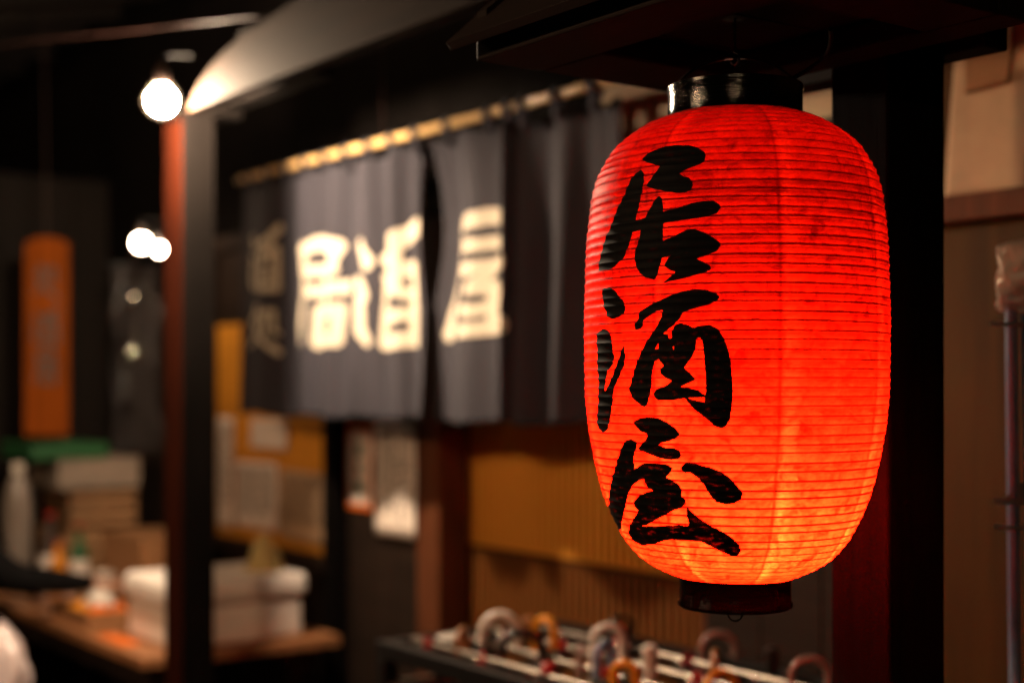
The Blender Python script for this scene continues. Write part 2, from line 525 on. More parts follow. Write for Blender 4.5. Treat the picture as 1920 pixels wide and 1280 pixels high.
MB().add([(x, 1.340, z) for x, z in bp_] + [(x, 1.368, z) for x, z in bp_], [tuple(range(nb_)), tuple(range(2 * nb_ - 1, nb_ - 1, -1))] + [(k, (k + 1) % nb_, nb_ + (k + 1) % nb_, nb_ + k) for k in range(nb_)]).build('eave_beam', 'beam_wood', shop, 0.003)
part('ledger_board', 'hood_wood', -1.50, -1.074, 1.512, 1.560, 1.718, 1.88)
# rafters and roof boards, sloping down to the street
def roofz(y): return 2.60 + (y - 1.45) * 0.2
for i in range(20):
    x = -7.0 + i * 0.4
    MB().obox((x, 1.45, roofz(1.45) + 0.03), ((1, 0, 0), (0, 1, 0.2), (0, -0.2, 1)), (0.045, 1.43, 0.055)).build('rafter', 'dark_wood_y', shop, 0.002)
for j in range(7):
    y = 0.76 + j * 0.208 + 0.1
    MB().obox((-3.1, y, roofz(y) + 0.068), ((1, 0, 0), (0, 1, 0.2), (0, -0.2, 1)), (8.4, 0.203, 0.014)).build('roof_board', 'dark_wood_x', shop)

# wall: planks, sill, jambs, lintel, plaster
def planks(x0, x1, z0, z1, w, mat, name='wall_plank', y=WY, depth=0.05):
    n = max(1, round((x1 - x0) / w)); s = (x1 - x0) / n
    for i in range(n):
        d = random.uniform(0, 0.003)
        MB().box(x0 + i * s + 0.0012, x0 + (i + 1) * s - 0.0012, y + d, y + depth, z0, z1).build(name, mat, shop, 0.0015)
planks(-2.128, -1.66, 0.0, 1.738, 0.156, 'dark_wood_x')
planks(-1.64, 0.75, 0.0, 1.573, 0.30, 'wall_wood')
part('wall_post', 'red_wood', -1.66, -1.64, 2.035, 2.12, 0.0, 1.738, bevel=0.001)
part('wall_rail', 'red_wood', -1.638, 0.75, 2.022, 2.12, 1.575, 1.620)
planks(-1.64, 0.75, 1.622, 2.78, 0.6, 'wall_wood')
part('lintel', 'dark_wood_x', -4.62, -1.642, 2.012, 2.12, 1.74, 1.790)
part('plaster_wall', 'plaster', -2.46, -1.642, 2.050, 2.12, 1.792, 2.78)
part('beam_core', 'post_wood', -2.9, 0.75, 1.370, 1.500, 1.985, 2.078)
part('upper_wall', 'post_wood', -7.4, -2.462, 2.050, 2.12, 1.792, 2.78)
part('wall_backing', 'dark_wood_x', -7.4, 0.75, 2.225, 2.26, 0.0, 2.78)
part('jamb', 'red_wood', -3.215, -3.112, 2.04, 2.135, 0.0, 1.738)
part('wall_post', 'post_wood', -3.665, -3.602, 2.0, 2.12, 0.0, 1.738)
planks(-3.600, -3.217, 0.0, 1.738, 0.128, 'dark_wood_x')
part('plywood_board', 'board_ply', -4.50, -3.667, 2.050, 2.08, 0.79, 1.50)
planks(-4.50, -3.667, 1.502, 1.738, 0.21, 'dark_wood_x')
part('sill', 'dark_wood_x', -4.52, -3.667, 2.01, 2.12, 0.75, 0.788)
planks(-4.52, -3.667, 0.0, 0.748, 0.142, 'dark_wood_x')
planks(-7.4, -4.522, 0.0, 1.738, 0.18, 'dark_wood_x')
# wing wall that closes the bay beside the far stall
for i in range(4):
    MB().box(-5.53, -5.49, 1.487 + i * 0.139, 1.487 + (i + 1) * 0.139 - 0.003, 0.0, 2.10).build('wing_wall_plank', 'dark_wood_y', shop, 0.0015)

# sliding door: stiles, rails, upper and lower slats
door = part('sliding_door', 'red_wood', -3.25, -2.130, 2.188, 2.215, 0.02, 1.738)
part('door_stile', 'red_wood', -3.25, -3.142, 2.144, 2.186, 0.02, 1.738, parent=door)
part('door_stile', 'red_wood', -2.235, -2.130, 2.144, 2.186, 0.02, 1.738, parent=door)
part('upper_panel', 'ochre_shade_back', -3.141, -2.236, 2.176, 2.187, 0.872, 1.70, parent=door, bevel=0)
part('lower_panel', 'lower_shade_back', -3.141, -2.236, 2.176, 2.187, 0.06, 0.864, parent=door, bevel=0)
sl_u = sl_l = None
for i in range(33):
    x = -3.127 + i * 0.0272
    for k in (0, 1):
        src = (sl_u, sl_l)[k]
        if src is None:
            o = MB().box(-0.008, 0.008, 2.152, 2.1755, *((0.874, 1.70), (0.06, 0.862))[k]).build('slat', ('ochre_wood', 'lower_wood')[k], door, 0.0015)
            if k == 0: sl_u = o
            else: sl_l = o
        else:
            o = src.copy(); COL.objects.link(o); o.parent = door
        o.location.x = x
part('door_handle', 'black_metal', -3.175, -3.143, 2.136, 2.143, 0.745, 0.89, parent=door, bevel=0.002)
part('reveal', 'dark_wood_x', -2.129, -2.10, 2.101, 2.22, 0.0, 1.738)

# ================================================================== little hood over the lantern
hood = thing('lantern_hood', (-1.19, 1.2, 1.70), 'small blackened timber roof bracketed to the post above the red lantern', 'hood')
HX0, HX1, HY0, HY1, HZ = -1.449, -0.93, 1.006, 1.396, 1.70
part('frame_rail', 'hood_wood', HX0, HX1, HY0, HY0 + 0.10, HZ, HZ + 0.03, parent=hood)
part('frame_rail', 'hood_wood', HX0, HX1, HY1 - 0.06, HY1, HZ, HZ + 0.03, parent=hood)
part('frame_rail', 'hood_wood', HX0, HX0 + 0.12, HY0 + 0.102, HY1 - 0.062, HZ, HZ + 0.03, parent=hood)
part('frame_rail', 'hood_wood', HX1 - 0.10, HX1, HY0 + 0.102, HY1 - 0.062, HZ, HZ + 0.03, parent=hood)
for i in range(4):
    x = HX0 + i * 0.13
    part('ceiling_board', 'hood_wood', x, min(x + 0.127, HX1), HY0, HY1, HZ + 0.034, HZ + 0.044, parent=hood, bevel=0.001)
for x in (HX0 + 0.002, HX1 - 0.022):        # raking gable boards
    mb = MB()
    pts = [(HY0, HZ + 0.046), (HY1, HZ + 0.046), (HY1, HZ + 0.38), (HY0, HZ + 0.02 + 0.04)]
    vs = [(x, y, z) for y, z in pts] + [(x + 0.02, y, z) for y, z in pts]
    mb.add(vs, [(0, 1, 2, 3), (4, 7, 6, 5), (0, 4, 5, 1), (1, 5, 6, 2), (2, 6, 7, 3), (3, 7, 4, 0)])
    mb.build('gable_board', 'hood_wood', hood)
for i in range(3):
    y0 = HY0 - 0.035 + i * 0.14
    c = (0.5 * (HX0 + HX1), y0 + 0.075, HZ + 0.075 + (y0 + 0.04 - HY0) * 0.88)
    MB().obox(c, ((1, 0, 0), (0, 1, 0.88), (0, -0.88, 1)), (HX1 - HX0 + 0.03, 0.192, 0.012)).build('roof_plank', 'hood_wood', hood, 0.001)

# ================================================================== the red lantern
LX, LY = -1.2070, 1.2122
FACE = -0.78753
PROF = [(1.6165, 0.0801), (1.6118, 0.0930), (1.6055, 0.1084), (1.5915, 0.1293), (1.5775, 0.1456), (1.5623, 0.1551), (1.5433, 0.1652), (1.5218, 0.1709), (1.4654, 0.1772), (1.376, 0.1797), (1.2873, 0.1784), (1.2493, 0.1746), (1.2113, 0.1677), (1.1853, 0.1614), (1.1657, 0.1557), (1.1479, 0.1482), (1.12, 0.1343), (1.0966, 0.1154), (1.0835, 0.0946), (1.0725, 0.0694)]
# smooth the profile and walk it by arc length so that the ribs are evenly spaced
pz = np.array([p[0] for p in PROF]); pr = np.array([p[1] for p in PROF])
al = np.concatenate([[0], np.cumsum(np.hypot(np.diff(pz), np.diff(pr)))])
ss = np.linspace(0, al[-1], 400)
fz, fr_ = np.interp(ss, al, pz), np.interp(ss, al, pr)
ker = np.hanning(17); ker /= ker.sum()
def smooth1(a):
    p = np.concatenate([2 * a[0] - a[8:0:-1], a, 2 * a[-1] - a[-2:-10:-1]])
    return np.convolve(p, ker, 'valid')
fz, fr_ = smooth1(fz), smooth1(fr_)
NR = 62
rib_s = np.linspace(0, al[-1], NR + 1)
rib_s[1:-1] += np.random.default_rng(5).normal(0, 0.00065, NR - 1)      # hoops are never quite even
def prof_at(s): return float(np.interp(s, ss, fr_)), float(np.interp(s, ss, fz))
SAG = 0.0011
def sag(i, f, a):
    """how far the paper dips between hoop i and i + 1 at angle a"""
    k = 1 + 0.16 * math.sin(5 * a + 1.7 * i) + 0.14 * math.sin(11 * a + 2.9 * i) + 0.12 * math.sin(29 * a + 4.1 * i)
    return SAG * max(0.15, k) * math.sin(math.pi * f) ** 0.8
def paper_r(z, a):
    s = float(np.interp(-z, -fz, ss))
    i = min(NR - 1, max(0, int(np.searchsorted(rib_s, s)) - 1))
    f = min(1.0, max(0.0, (s - rib_s[i]) / (rib_s[i + 1] - rib_s[i])))
    return float(np.interp(s, ss, fr_)) - sag(i, f, a)

lan = thing('red_paper_lantern', (LX, LY, 1.03), 'large glowing red paper lantern with black brushed characters hanging by the near post', 'lantern')
SEG, SUB = 360, 6
V, Fq, UVr, ROWV = [], [], [], []
rows = NR * SUB + 1
for i in range(rows):
    ri = min(NR - 1, i // SUB)
    f = (i - ri * SUB) / SUB
    r, z = prof_at(rib_s[ri] + f * (rib_s[ri + 1] - rib_s[ri]))
    ROWV.append(r / 0.1797)
    for k in range(SEG):
        a = 2 * math.pi * k / SEG
        rr = r - sag(ri, f, a)
        V.append((LX + rr * math.cos(FACE + a), LY + rr * math.sin(FACE + a), z))
for i in range(rows - 1):
    for k in range(SEG):
        k2 = (k + 1) % SEG
        Fq.append((i * SEG + k, (i + 1) * SEG + k, (i + 1) * SEG + k2, i * SEG + k2))
        u0 = (k - 16.0) / 45.0; u1 = (k + 1 - 16.0) / 45.0
        v0 = ROWV[i]; v1 = ROWV[i + 1]
        UVr += [u0, v0, u0, v1, u1, v1, u1, v0]
me = bpy.data.meshes.new('paper')
me.from_pydata(V, [], Fq)
uvl = me.uv_layers.new(name='UVMap')
uvl.data.foreach_set('uv', UVr)
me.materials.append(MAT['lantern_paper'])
me.polygons.foreach_set('use_smooth', [True] * len(me.polygons))
paper = bpy.data.objects.new('paper', me); COL.objects.link(paper)
paper.parent = lan; paper.matrix_parent_inverse = Matrix.Translation(-lan.location)
for i in range(1, NR):
    r, z = prof_at(rib_s[i])
    r -= 0.0014
    pts = [(LX + r * math.cos(2 * math.pi * k / 72), LY + r * math.sin(2 * math.pi * k / 72), z) for k in range(72)]
    mb = MB(); vs, fs = [], []
    for k in range(72):
        a = 2 * math.pi * k / 72
        for q in range(4):
            b = math.pi / 2 * q
            rr = r + 0.00095 * math.cos(b)
            vs.append((LX + rr * math.cos(a), LY + rr * math.sin(a), z + 0.00095 * math.sin(b)))
    for k in range(72):
        for q in range(4):
            fs.append((k * 4 + q, k * 4 + (q + 1) % 4, ((k + 1) % 72) * 4 + (q + 1) % 4, ((k + 1) % 72) * 4 + q))
    mb.add(vs, fs).build('rib', 'socket', paper, smooth=True)

# the three brushed characters, as films of ink on the paper
# coordinates: millimetres round the lantern (at 100 mm per radian * 1.8) and above 1.3 m
INK = [[[[-123.2,250.6],[-116.1,255.6],[-103.2,259.8],[-89.8,261.8],[-72.9,261.4],[-58.3,259.9],[-47.0,256.7],[-37.2,250.6],[-34.7,246.7],[-36.1,240.8],[-40.0,237.7],[-52.4,234.5],[-59.3,232.0],[-65.8,228.0],[-60.0,224.9],[-52.7,222.4],[-48.6,218.3],[-48.2,213.6],[-50.1,209.2],[-56.2,207.0],[-67.5,207.5],[-79.4,209.8],[-91.7,212.6],[-101.7,215.5],[-107.7,218.6],[-102.6,224.0],[-97.3,230.8],[-90.7,239.2],[-103.0,242.6],[-115.4,246.6]],
[[-119.6,237.2],[-113.9,231.7],[-112.3,221.7],[-114.1,212.7],[-116.2,198.6],[-120.0,183.4],[-123.7,168.1],[-126.8,157.9],[-132.1,148.0],[-138.3,139.3],[-147.7,134.8],[-155.2,130.7],[-167.0,129.3],[-189.9,130.2],[-184.9,142.8],[-177.7,155.5],[-171.6,166.9],[-163.2,176.7],[-157.8,186.8],[-151.5,198.1],[-144.2,207.8],[-138.2,217.7],[-133.6,227.8],[-127.4,233.8]],
[[-122.2,179.4],[-106.1,182.0],[-83.8,186.8],[-66.6,189.8],[-48.8,194.1],[-36.9,196.1],[-23.8,195.9],[-17.9,192.6],[-15.7,188.5],[-19.7,183.2],[-28.7,180.0],[-41.7,178.3],[-61.7,176.7],[-80.1,175.2],[-107.6,170.7],[-123.7,168.1]],
[[-88.9,204.8],[-84.8,201.2],[-83.3,193.4],[-82.2,180.5],[-81.6,165.1],[-81.7,155.0],[-81.8,144.8],[-82.7,136.0],[-85.5,127.2],[-87.6,118.4],[-91.9,114.2],[-101.3,116.5],[-110.3,121.5],[-117.2,131.5],[-119.3,141.9],[-116.0,152.0],[-112.0,160.7],[-110.2,172.2],[-106.1,182.2],[-99.7,192.1],[-93.3,201.9]],
[[-83.8,154.4],[-70.9,158.2],[-59.9,162.9],[-51.8,166.3],[-43.9,166.0],[-33.5,162.2],[-23.3,156.2],[-16.9,151.0],[-15.7,147.3],[-19.4,142.4],[-29.5,138.3],[-42.3,134.3],[-33.3,130.0],[-26.9,126.3],[-25.9,123.2],[-30.7,120.2],[-42.2,117.4],[-56.6,114.0],[-67.5,112.3],[-80.1,109.9],[-70.3,116.4],[-65.1,121.3],[-73.2,124.1],[-78.3,128.2],[-77.6,131.9],[-72.0,138.0],[-69.0,140.1],[-79.1,138.1],[-83.5,136.6]]],
[[[-178.0,103.5],[-172.7,108.6],[-160.9,108.6],[-152.5,105.1],[-143.5,97.5],[-136.1,92.4],[-132.3,85.6],[-133.7,79.6],[-141.8,75.2],[-154.8,73.4],[-163.3,76.1],[-167.9,83.1],[-174.5,88.9],[-174.0,95.7]],
[[-189.5,57.8],[-175.5,62.2],[-166.1,61.2],[-158.8,55.5],[-155.5,45.9],[-154.5,36.4],[-152.3,29.6],[-154.8,22.9],[-166.0,14.8],[-168.6,8.0],[-171.6,-1.6],[-172.6,-9.1],[-166.3,-5.6],[-161.2,1.2],[-155.0,9.3],[-148.1,20.1],[-143.6,28.1],[-139.2,36.1],[-135.4,42.8],[-133.8,37.4],[-132.8,30.6],[-135.6,20.0],[-143.9,7.9],[-150.7,-1.5],[-155.4,-9.7],[-157.2,-20.5],[-161.8,-31.5],[-166.6,-42.5],[-173.2,-51.6],[-185.0,-54.8],[-195.9,-51.5],[-200.5,-43.3],[-194.7,-32.1],[-191.3,-20.9],[-188.3,-11.2],[-186.9,2.6],[-188.7,12.2],[-190.6,23.3],[-188.6,34.3],[-191.5,46.8]],
[[-118.0,64.4],[-111.8,72.1],[-110.1,79.4],[-97.1,85.5],[-84.7,90.4],[-70.1,95.8],[-56.1,99.7],[-42.5,101.5],[-29.3,100.3],[-20.2,96.5],[-16.3,92.8],[-20.1,88.8],[-29.2,85.0],[-42.4,81.7],[-55.8,77.8],[-77.2,81.2],[-87.6,79.7],[-96.9,75.0],[-105.9,70.0],[-105.9,65.3],[-110.2,60.8],[-117.1,59.9]],
[[-78.6,80.7],[-55.8,78.4],[-60.0,71.4],[-67.0,64.4],[-77.3,57.4],[-83.3,49.7],[-88.6,41.9],[-91.0,37.3],[-84.8,38.5],[-85.7,28.1],[-91.1,24.8],[-93.5,18.3],[-94.7,9.0],[-95.8,-2.8],[-97.8,-12.1],[-101.6,-21.3],[-105.3,-24.7],[-111.8,-22.1],[-121.1,-16.2],[-127.2,-6.9],[-123.3,2.5],[-118.6,14.5],[-115.0,23.7],[-108.8,34.3],[-102.0,44.8],[-95.6,52.5],[-86.1,64.1],[-81.5,73.2]],
[[-85.6,44.5],[-80.2,54.2],[-74.4,53.4],[-73.6,48.8],[-68.9,49.4],[-68.9,57.2],[-65.7,63.0],[-59.3,65.5],[-51.8,63.4],[-45.1,59.7],[-37.1,62.5],[-26.6,62.8],[-18.8,59.1],[-12.4,50.0],[-7.9,38.4],[-4.7,24.3],[-3.5,7.5],[-2.4,-7.9],[-3.5,-23.3],[-6.1,-37.6],[-10.1,-44.7],[-14.7,-47.0],[-23.3,-43.5],[-32.5,-35.1],[-43.1,-27.4],[-51.0,-19.7],[-53.6,-15.1],[-42.8,-17.7],[-32.8,-19.6],[-30.7,-7.9],[-30.9,7.6],[-31.9,20.5],[-33.2,36.0],[-34.7,47.7],[-37.8,50.9],[-41.8,49.0],[-42.5,38.7],[-46.5,29.6],[-56.2,17.4],[-48.0,10.9],[-42.6,5.0],[-52.1,1.1],[-63.2,-3.8],[-49.4,-4.7],[-39.9,-6.6],[-31.8,-12.5],[-32.3,-13.4],[-40.0,-13.8],[-53.9,-14.5],[-70.7,-16.9],[-87.1,-17.3],[-93.0,-10.7],[-88.2,-6.1],[-77.7,-2.8],[-68.6,4.0],[-76.2,7.0],[-83.3,11.6],[-83.3,15.6],[-79.0,19.5],[-84.9,27.4]]],
[[[-123.0,-41.4],[-112.2,-37.7],[-100.5,-36.2],[-88.3,-37.3],[-76.7,-42.2],[-67.0,-48.4],[-62.4,-54.1],[-66.2,-57.9],[-75.2,-60.9],[-85.9,-63.2],[-91.6,-66.4],[-82.0,-69.5],[-71.6,-69.5],[-64.5,-71.9],[-62.5,-76.9],[-66.7,-80.9],[-77.2,-81.8],[-87.9,-80.8],[-100.4,-77.7],[-111.8,-73.8],[-121.1,-71.1],[-113.1,-66.1],[-106.2,-60.1],[-102.1,-54.8],[-113.5,-51.9],[-119.0,-47.5]],
[[-137.8,-62.9],[-129.5,-61.3],[-120.9,-64.6],[-124.5,-72.3],[-129.4,-80.2],[-131.3,-88.2],[-132.2,-96.7],[-121.8,-90.4],[-114.0,-87.7],[-96.7,-86.9],[-80.8,-87.7],[-74.9,-91.3],[-78.9,-96.6],[-86.1,-102.0],[-75.5,-105.5],[-68.4,-110.5],[-65.5,-116.2],[-68.2,-120.8],[-62.0,-126.4],[-62.2,-130.3],[-68.7,-134.5],[-81.1,-138.3],[-95.2,-144.3],[-117.6,-152.2],[-134.1,-157.9],[-150.1,-161.3],[-121.4,-159.2],[-96.0,-157.0],[-77.2,-155.4],[-61.5,-155.4],[-62.4,-146.8],[-62.8,-138.9],[-60.3,-133.5],[-56.8,-138.7],[-48.4,-145.0],[-33.9,-153.8],[-18.8,-160.1],[-4.7,-167.2],[5.9,-175.8],[8.7,-181.9],[3.7,-188.4],[-5.2,-188.2],[-20.7,-183.2],[-37.1,-176.7],[-51.7,-171.2],[-67.6,-171.1],[-86.3,-171.4],[-107.6,-173.9],[-134.6,-180.4],[-169.8,-184.7],[-188.8,-181.0],[-195.9,-174.0],[-182.7,-164.7],[-163.6,-155.9],[-148.3,-148.1],[-140.2,-142.6],[-146.1,-137.8],[-144.9,-133.1],[-133.7,-125.8],[-117.8,-120.3],[-105.0,-117.8],[-114.1,-113.6],[-117.7,-109.2],[-116.2,-102.6],[-125.7,-106.3],[-138.7,-112.2],[-149.8,-120.7],[-158.6,-129.2],[-167.6,-139.2],[-184.8,-151.2],[-219.9,-169.0],[-259.1,-173.4],[-259.0,-166.5],[-259.1,-154.0],[-218.2,-134.5],[-197.8,-120.9],[-184.0,-107.9],[-170.9,-96.6],[-158.0,-82.7],[-147.9,-70.4]],
[[-64.4,-91.7],[-59.9,-87.1],[-54.0,-84.4],[-43.0,-86.7],[-29.4,-89.6],[-16.0,-94.5],[-5.3,-101.4],[4.2,-111.5],[9.1,-117.8],[6.4,-124.3],[-1.3,-128.2],[-12.8,-129.3],[-22.7,-127.3],[-30.9,-118.4],[-37.3,-107.0],[-45.2,-99.5],[-52.1,-95.2],[-58.6,-96.0]]]]
HOLE = [(-68.9, 40.3), (-67.2, 42.2), (-66.4, 37.6), (-68.0, 36.1)]
def on_paper(x, y):
    ph = FACE + x / 180.0
    z = 1.3 + y / 1000.0
    r = paper_r(z, x / 180.0) + 0.0006
    return (LX + r * math.cos(ph), LY + r * math.sin(ph), z)
rng = np.random.default_rng(3)
for ci, polys in enumerate(INK):
    allp = np.concatenate([np.array(p) for p in polys])
    x0, y0 = allp.min(0) - 3; x1, y1 = allp.max(0) + 3
    def sdf(P, polys=polys, ci=ci):
        d = np.full(len(P), 1e9)
        for p in polys: d = np.minimum(d, sdf_poly(P, p))
        if ci == 1: d = np.maximum(d, -sdf_poly(P, HOLE))
        return d - 0.4 + 0.2 * np.sin(P[:, 1] * 0.62) * np.sin(P[:, 0] * 0.3)
    contour_mesh(MB(), sdf, x0, x1, y0, y1, 1.0, on_paper).build('painted_character', 'ink', paper)

# caps, bulb, hook and ring
def ring_cap(name, r0, z0, z1, th=0.004, lip=0.002, mat='cap'):
    prof = [(r0 - th, z0), (r0 + lip, z0), (r0 + lip, z0 + 0.004), (r0, z0 + 0.006), (r0, z1 - 0.006), (r0 + lip, z1 - 0.004), (r0 + lip, z1), (r0 - th, z1)]
    return MB().lathe(prof, (LX, LY, 0), 72, close=True).build(name, mat, lan, smooth=True)
ring_cap('top_cap', 0.0795, 1.6120, 1.6515, lip=0.0008)
tc_ = bpy.data.objects['top_cap']
MB().lathe([(0.012, 1.640), (0.0765, 1.640), (0.0765, 1.643), (0.012, 1.643)], (LX, LY, 0), 48, close=True).build('top_disc', 'matte_black', tc_, smooth=True)  # unseen lid added to keep lantern light off the hood ceiling
bc = ring_cap('bottom_cap', 0.0660, 1.0385, 1.0755, mat='cap_dulled')
MB().lathe([(0.0001, 1.0365), (0.0655, 1.0365), (0.0655, 1.0405), (0.0001, 1.0405)], (LX, LY, 0), 48).build('base_plate', 'matte_black', bc, smooth=True)
tp = Vector((math.sin(-FACE), math.cos(FACE), 0))
rp = [Vector((LX, LY, 1.0275)) + 0.0085 * (Vector((math.cos(FACE + math.pi / 2), math.sin(FACE + math.pi / 2), 0)) * math.cos(a) + Vector((0, 0, 1)) * math.sin(a)) for a in np.linspace(math.pi / 2, math.pi * 2.49, 25)]
MB().tube(rp, 0.0011, 8).build('pull_ring', 'wire', bc, smooth=True)
# wire bail over the top cap, and the hook it hangs from
sd = Vector((math.cos(FACE + math.pi / 2), math.sin(FACE + math.pi / 2), 0))
bail = [Vector((LX, LY, 1.635)) + sd * (0.0755 * math.cos(a)) + Vector((0, 0, 0.052 * math.sin(a))) for a in np.linspace(0, math.pi, 25)]
MB().tube(bail, 0.0018, 8).build('bail', 'wire', lan, smooth=True)
hk = [(LX, LY, 1.734), (LX, LY, 1.694)] + [(LX + 0.007 * math.sin(a), LY, 1.687 + 0.007 * math.cos(a)) for a in np.linspace(0, 4.2, 12)]
MB().tube(hk, 0.0017, 8).build('hook', 'wire', lan, smooth=True)
MAT['lantern_bulb'] = lit('lantern_bulb_glow', (1.0, 0.80, 0.52), BULB_LANTERN)
bx, by = LX + 0.028, LY - 0.003
lb = MB().ball((bx, by, 1.148), 0.024, 24, 14, sq=(1, 1, 1.15)).build('bulb', 'lantern_bulb', lan, smooth=True)
MB().lathe([(0.0195, 1.164), (0.0225, 1.168), (0.0225, 1.205), (0.016, 1.225), (0.0005, 1.227)], (bx, by, 0), 24).build('bulb_holder', 'socket', lan, smooth=True)
MB().tube([(bx, by, 1.224), (bx, by, 1.35), (LX + 0.008, LY, 1.55), (LX, LY, 1.645)], 0.003, 8).build('bulb_cord', 'cable', lan, smooth=True)
# supply flex looping from the hood down into the top cap
fx = []
for t in np.linspace(0, 1, 24):
    fx.append((LX + 0.13 - 0.13 * t, LY + 0.02 + 0.05 * math.sin(math.pi * t), 1.6985 - 0.012 * math.sin(math.pi * t) - 0.07 * t ** 3))
MB().tube(fx, 0.0028, 8).build('flex', 'cable', lan, smooth=True)

# ================================================================== bulbs
def eave_bulb(loc, label, strength, arm, r=0.036, shade=0.058, matname='bulb_glow', group=None, tint=(1.0, 0.62, 0.34), glass=0):
    """bare bulb in a socket under a small shade, on an arm that starts at 'arm'"""
    x, y, z = loc
    t = thing('bulb_lamp', (x, y, z), label, 'lamp', group)
    m = MAT.setdefault(matname, lit(matname, tint, strength))
    MB().lathe([(max(0.0005, r * math.sin(b)), -r * math.cos(b)) for b in np.linspace(0, 2.75, 14)] + [(0.013, r * 1.0), (0.013, r * 1.06), (0.0005, r * 1.06)], loc, 32).build('bulb', m, t, smooth=True)
    MB().lathe([(0.0145, r * 1.0), (0.0165, r * 1.05), (0.0165, r * 1.2 + 0.03), (0.009, r * 1.2 + 0.04), (0.0005, r * 1.2 + 0.05)], loc, 20).build('socket', 'socket', t, smooth=True)
    if glass:
        MB().ball(loc, glass, 32, 20).build('glass', 'eave_halo', t, smooth=True)  # added shell for the halo round the bulb
    if shade:
        MB().lathe([(0.017, r * 1.45), (shade * 0.7, r * 1.25), (shade, r * 0.92), (shade + 0.001, r * 0.97), (shade * 0.7, r * 1.25 + 0.003), (0.017, r * 1.45 + 0.003)], loc, 36, close=True).build('shade', 'enamel', t, smooth=True)
    top = (x, y, z + r * 1.2 + 0.045)
    MB().tube([top, (x, y, top[2] + 0.012), (x + (arm[0] - x) * 0.2, y + (arm[1] - y) * 0.2, top[2] + 0.024), (arm[0], arm[1], top[2] + 0.026)], 0.005, 10).build('arm', 'matte_black', t, smooth=True)
    return t
eave_bulb((-3.107, 1.28, 1.950), 'bright bare bulb on the eave beam at the top of the red-lit post', BULB_EAVE, (-3.085, 1.342), shade=0, tint=(1.0, 0.74, 0.50), r=0.0315, glass=0.0425)
pl = thing('double_bulb_lamp', (-4.40, 1.78, 1.76), 'small pair of glowing bulbs on a wall arm beyond the post', 'lamp')
pm = lit('pair_bulb_glow', (1.0, 0.72, 0.48), BULB_PAIR)
for bx_, by_, bz_, br_ in ((-4.420, 1.751, 1.757, 0.024), (-4.386, 1.797, 1.735, 0.016)):
    b_ = MB().ball((bx_, by_, bz_), br_, 20, 12).build('bulb', pm, pl, smooth=True)
    MB().ball((bx_, by_, bz_), br_ * 1.28, 24, 16).build('glass', 'pair_halo', pl, smooth=True)  # added halo shell, as on the eave bulb
    MB().lathe([(0.012, br_ * 0.9), (0.012, br_ * 0.9 + 0.03), (0.004, br_ * 0.9 + 0.034)], (bx_, by_, bz_), 16).build('socket', 'socket', pl, smooth=True)
    MB().tube([(bx_, by_, bz_ + br_ + 0.025), (bx_, by_, 1.83), (-4.42, 1.95, 1.84), (-4.42, 2.052, 1.84)], 0.005, 8).build('arm', 'black_metal', pl, smooth=True)

# two little polished bells added to throw glints under the pair of bulbs
wc = thing('glint_bells', (-4.43, 1.73, 1.40), 'two small polished metal bells added for glints below the pair of bulbs', 'chime')
MB().tube([(-4.42, 1.751, 1.83), (-4.445, 1.733, 1.70), (-4.445, 1.733, 1.42)], 0.0015, 6).build('cord', 'cable', wc, smooth=True)
for cz, cr in ((1.575, 0.017), (1.405, 0.015)):
    MB().lathe([(0.0005, cr), (cr * 0.5, cr * 0.85), (cr * 0.87, cr * 0.5), (cr, 0), (cr * 1.05, -cr * 0.6), (cr * 1.25, -cr), (cr * 1.1, -cr), (cr * 0.85, -cr * 0.2), (0.0005, cr * 0.8)], (-4.445, 1.733, cz), 24).build('bell', 'bell_metal', wc, smooth=True)

# stand-in lamps out of view across the alley, for the light from that side
for ax, where, br in ((1.45, 'nearest the camera', 0.034), (-1.9, 'facing the umbrella rack', 0.068), (-5.2, 'facing the stall table', 0.030)):
    lp = thing('alley_post', (ax, -1.35, 0), 'stand-in square timber post across the alley, the one ' + where, 'post', 'posts across the alley')
    MB().box(ax - 0.05, ax + 0.05, -1.43, -1.33, 0, 2.6).build('shaft', 'post_wood', lp, 0.004)
    MB().box(ax - 0.09, ax + 0.09, -1.47, -1.29, 2.6, 2.64).build('cap_board', 'dark_wood_x', lp, 0.003)
    eave_bulb((ax - 0.2, -1.16, 2.25), 'stand-in bare bulb on the alley post ' + where, BULB_ALLEY, (ax - 0.02, -1.34), r=br, shade=0, matname='alley_bulb_glow', group='bulbs across the alley')

# ================================================================== noren curtain and its pole
rod = thing('curtain_pole', (-3.0, 1.86, 1.912), 'long pale bamboo pole that the navy shop curtain hangs from', 'pole')
pts, rr = [], []
for i in range(121):
    x = -3.93 + i * (1.86 / 120)
    pts.append((x, 1.86 + 0.001 * math.sin(x * 3), 1.912 + 0.0008 * math.sin(x * 5)))
    rr.append(0.0100 + 0.0015 * math.exp(-((((x + 3.93) / 0.155) % 1.0 - 0.5) / 0.05) ** 2))
MB().tube(pts, rr, 14).build('pole_tube', 'brass', rod, smooth=True)
for x in (-3.90, -2.12):
    MB().tube([(x, 2.012, 1.93), (x, 1.90, 1.93), (x, 1.872, 1.905), (x, 1.86, 1.897), (x, 1.846, 1.905), (x, 1.842, 1.92)], 0.005, 8).build('bracket', 'black_metal', rod, smooth=True)

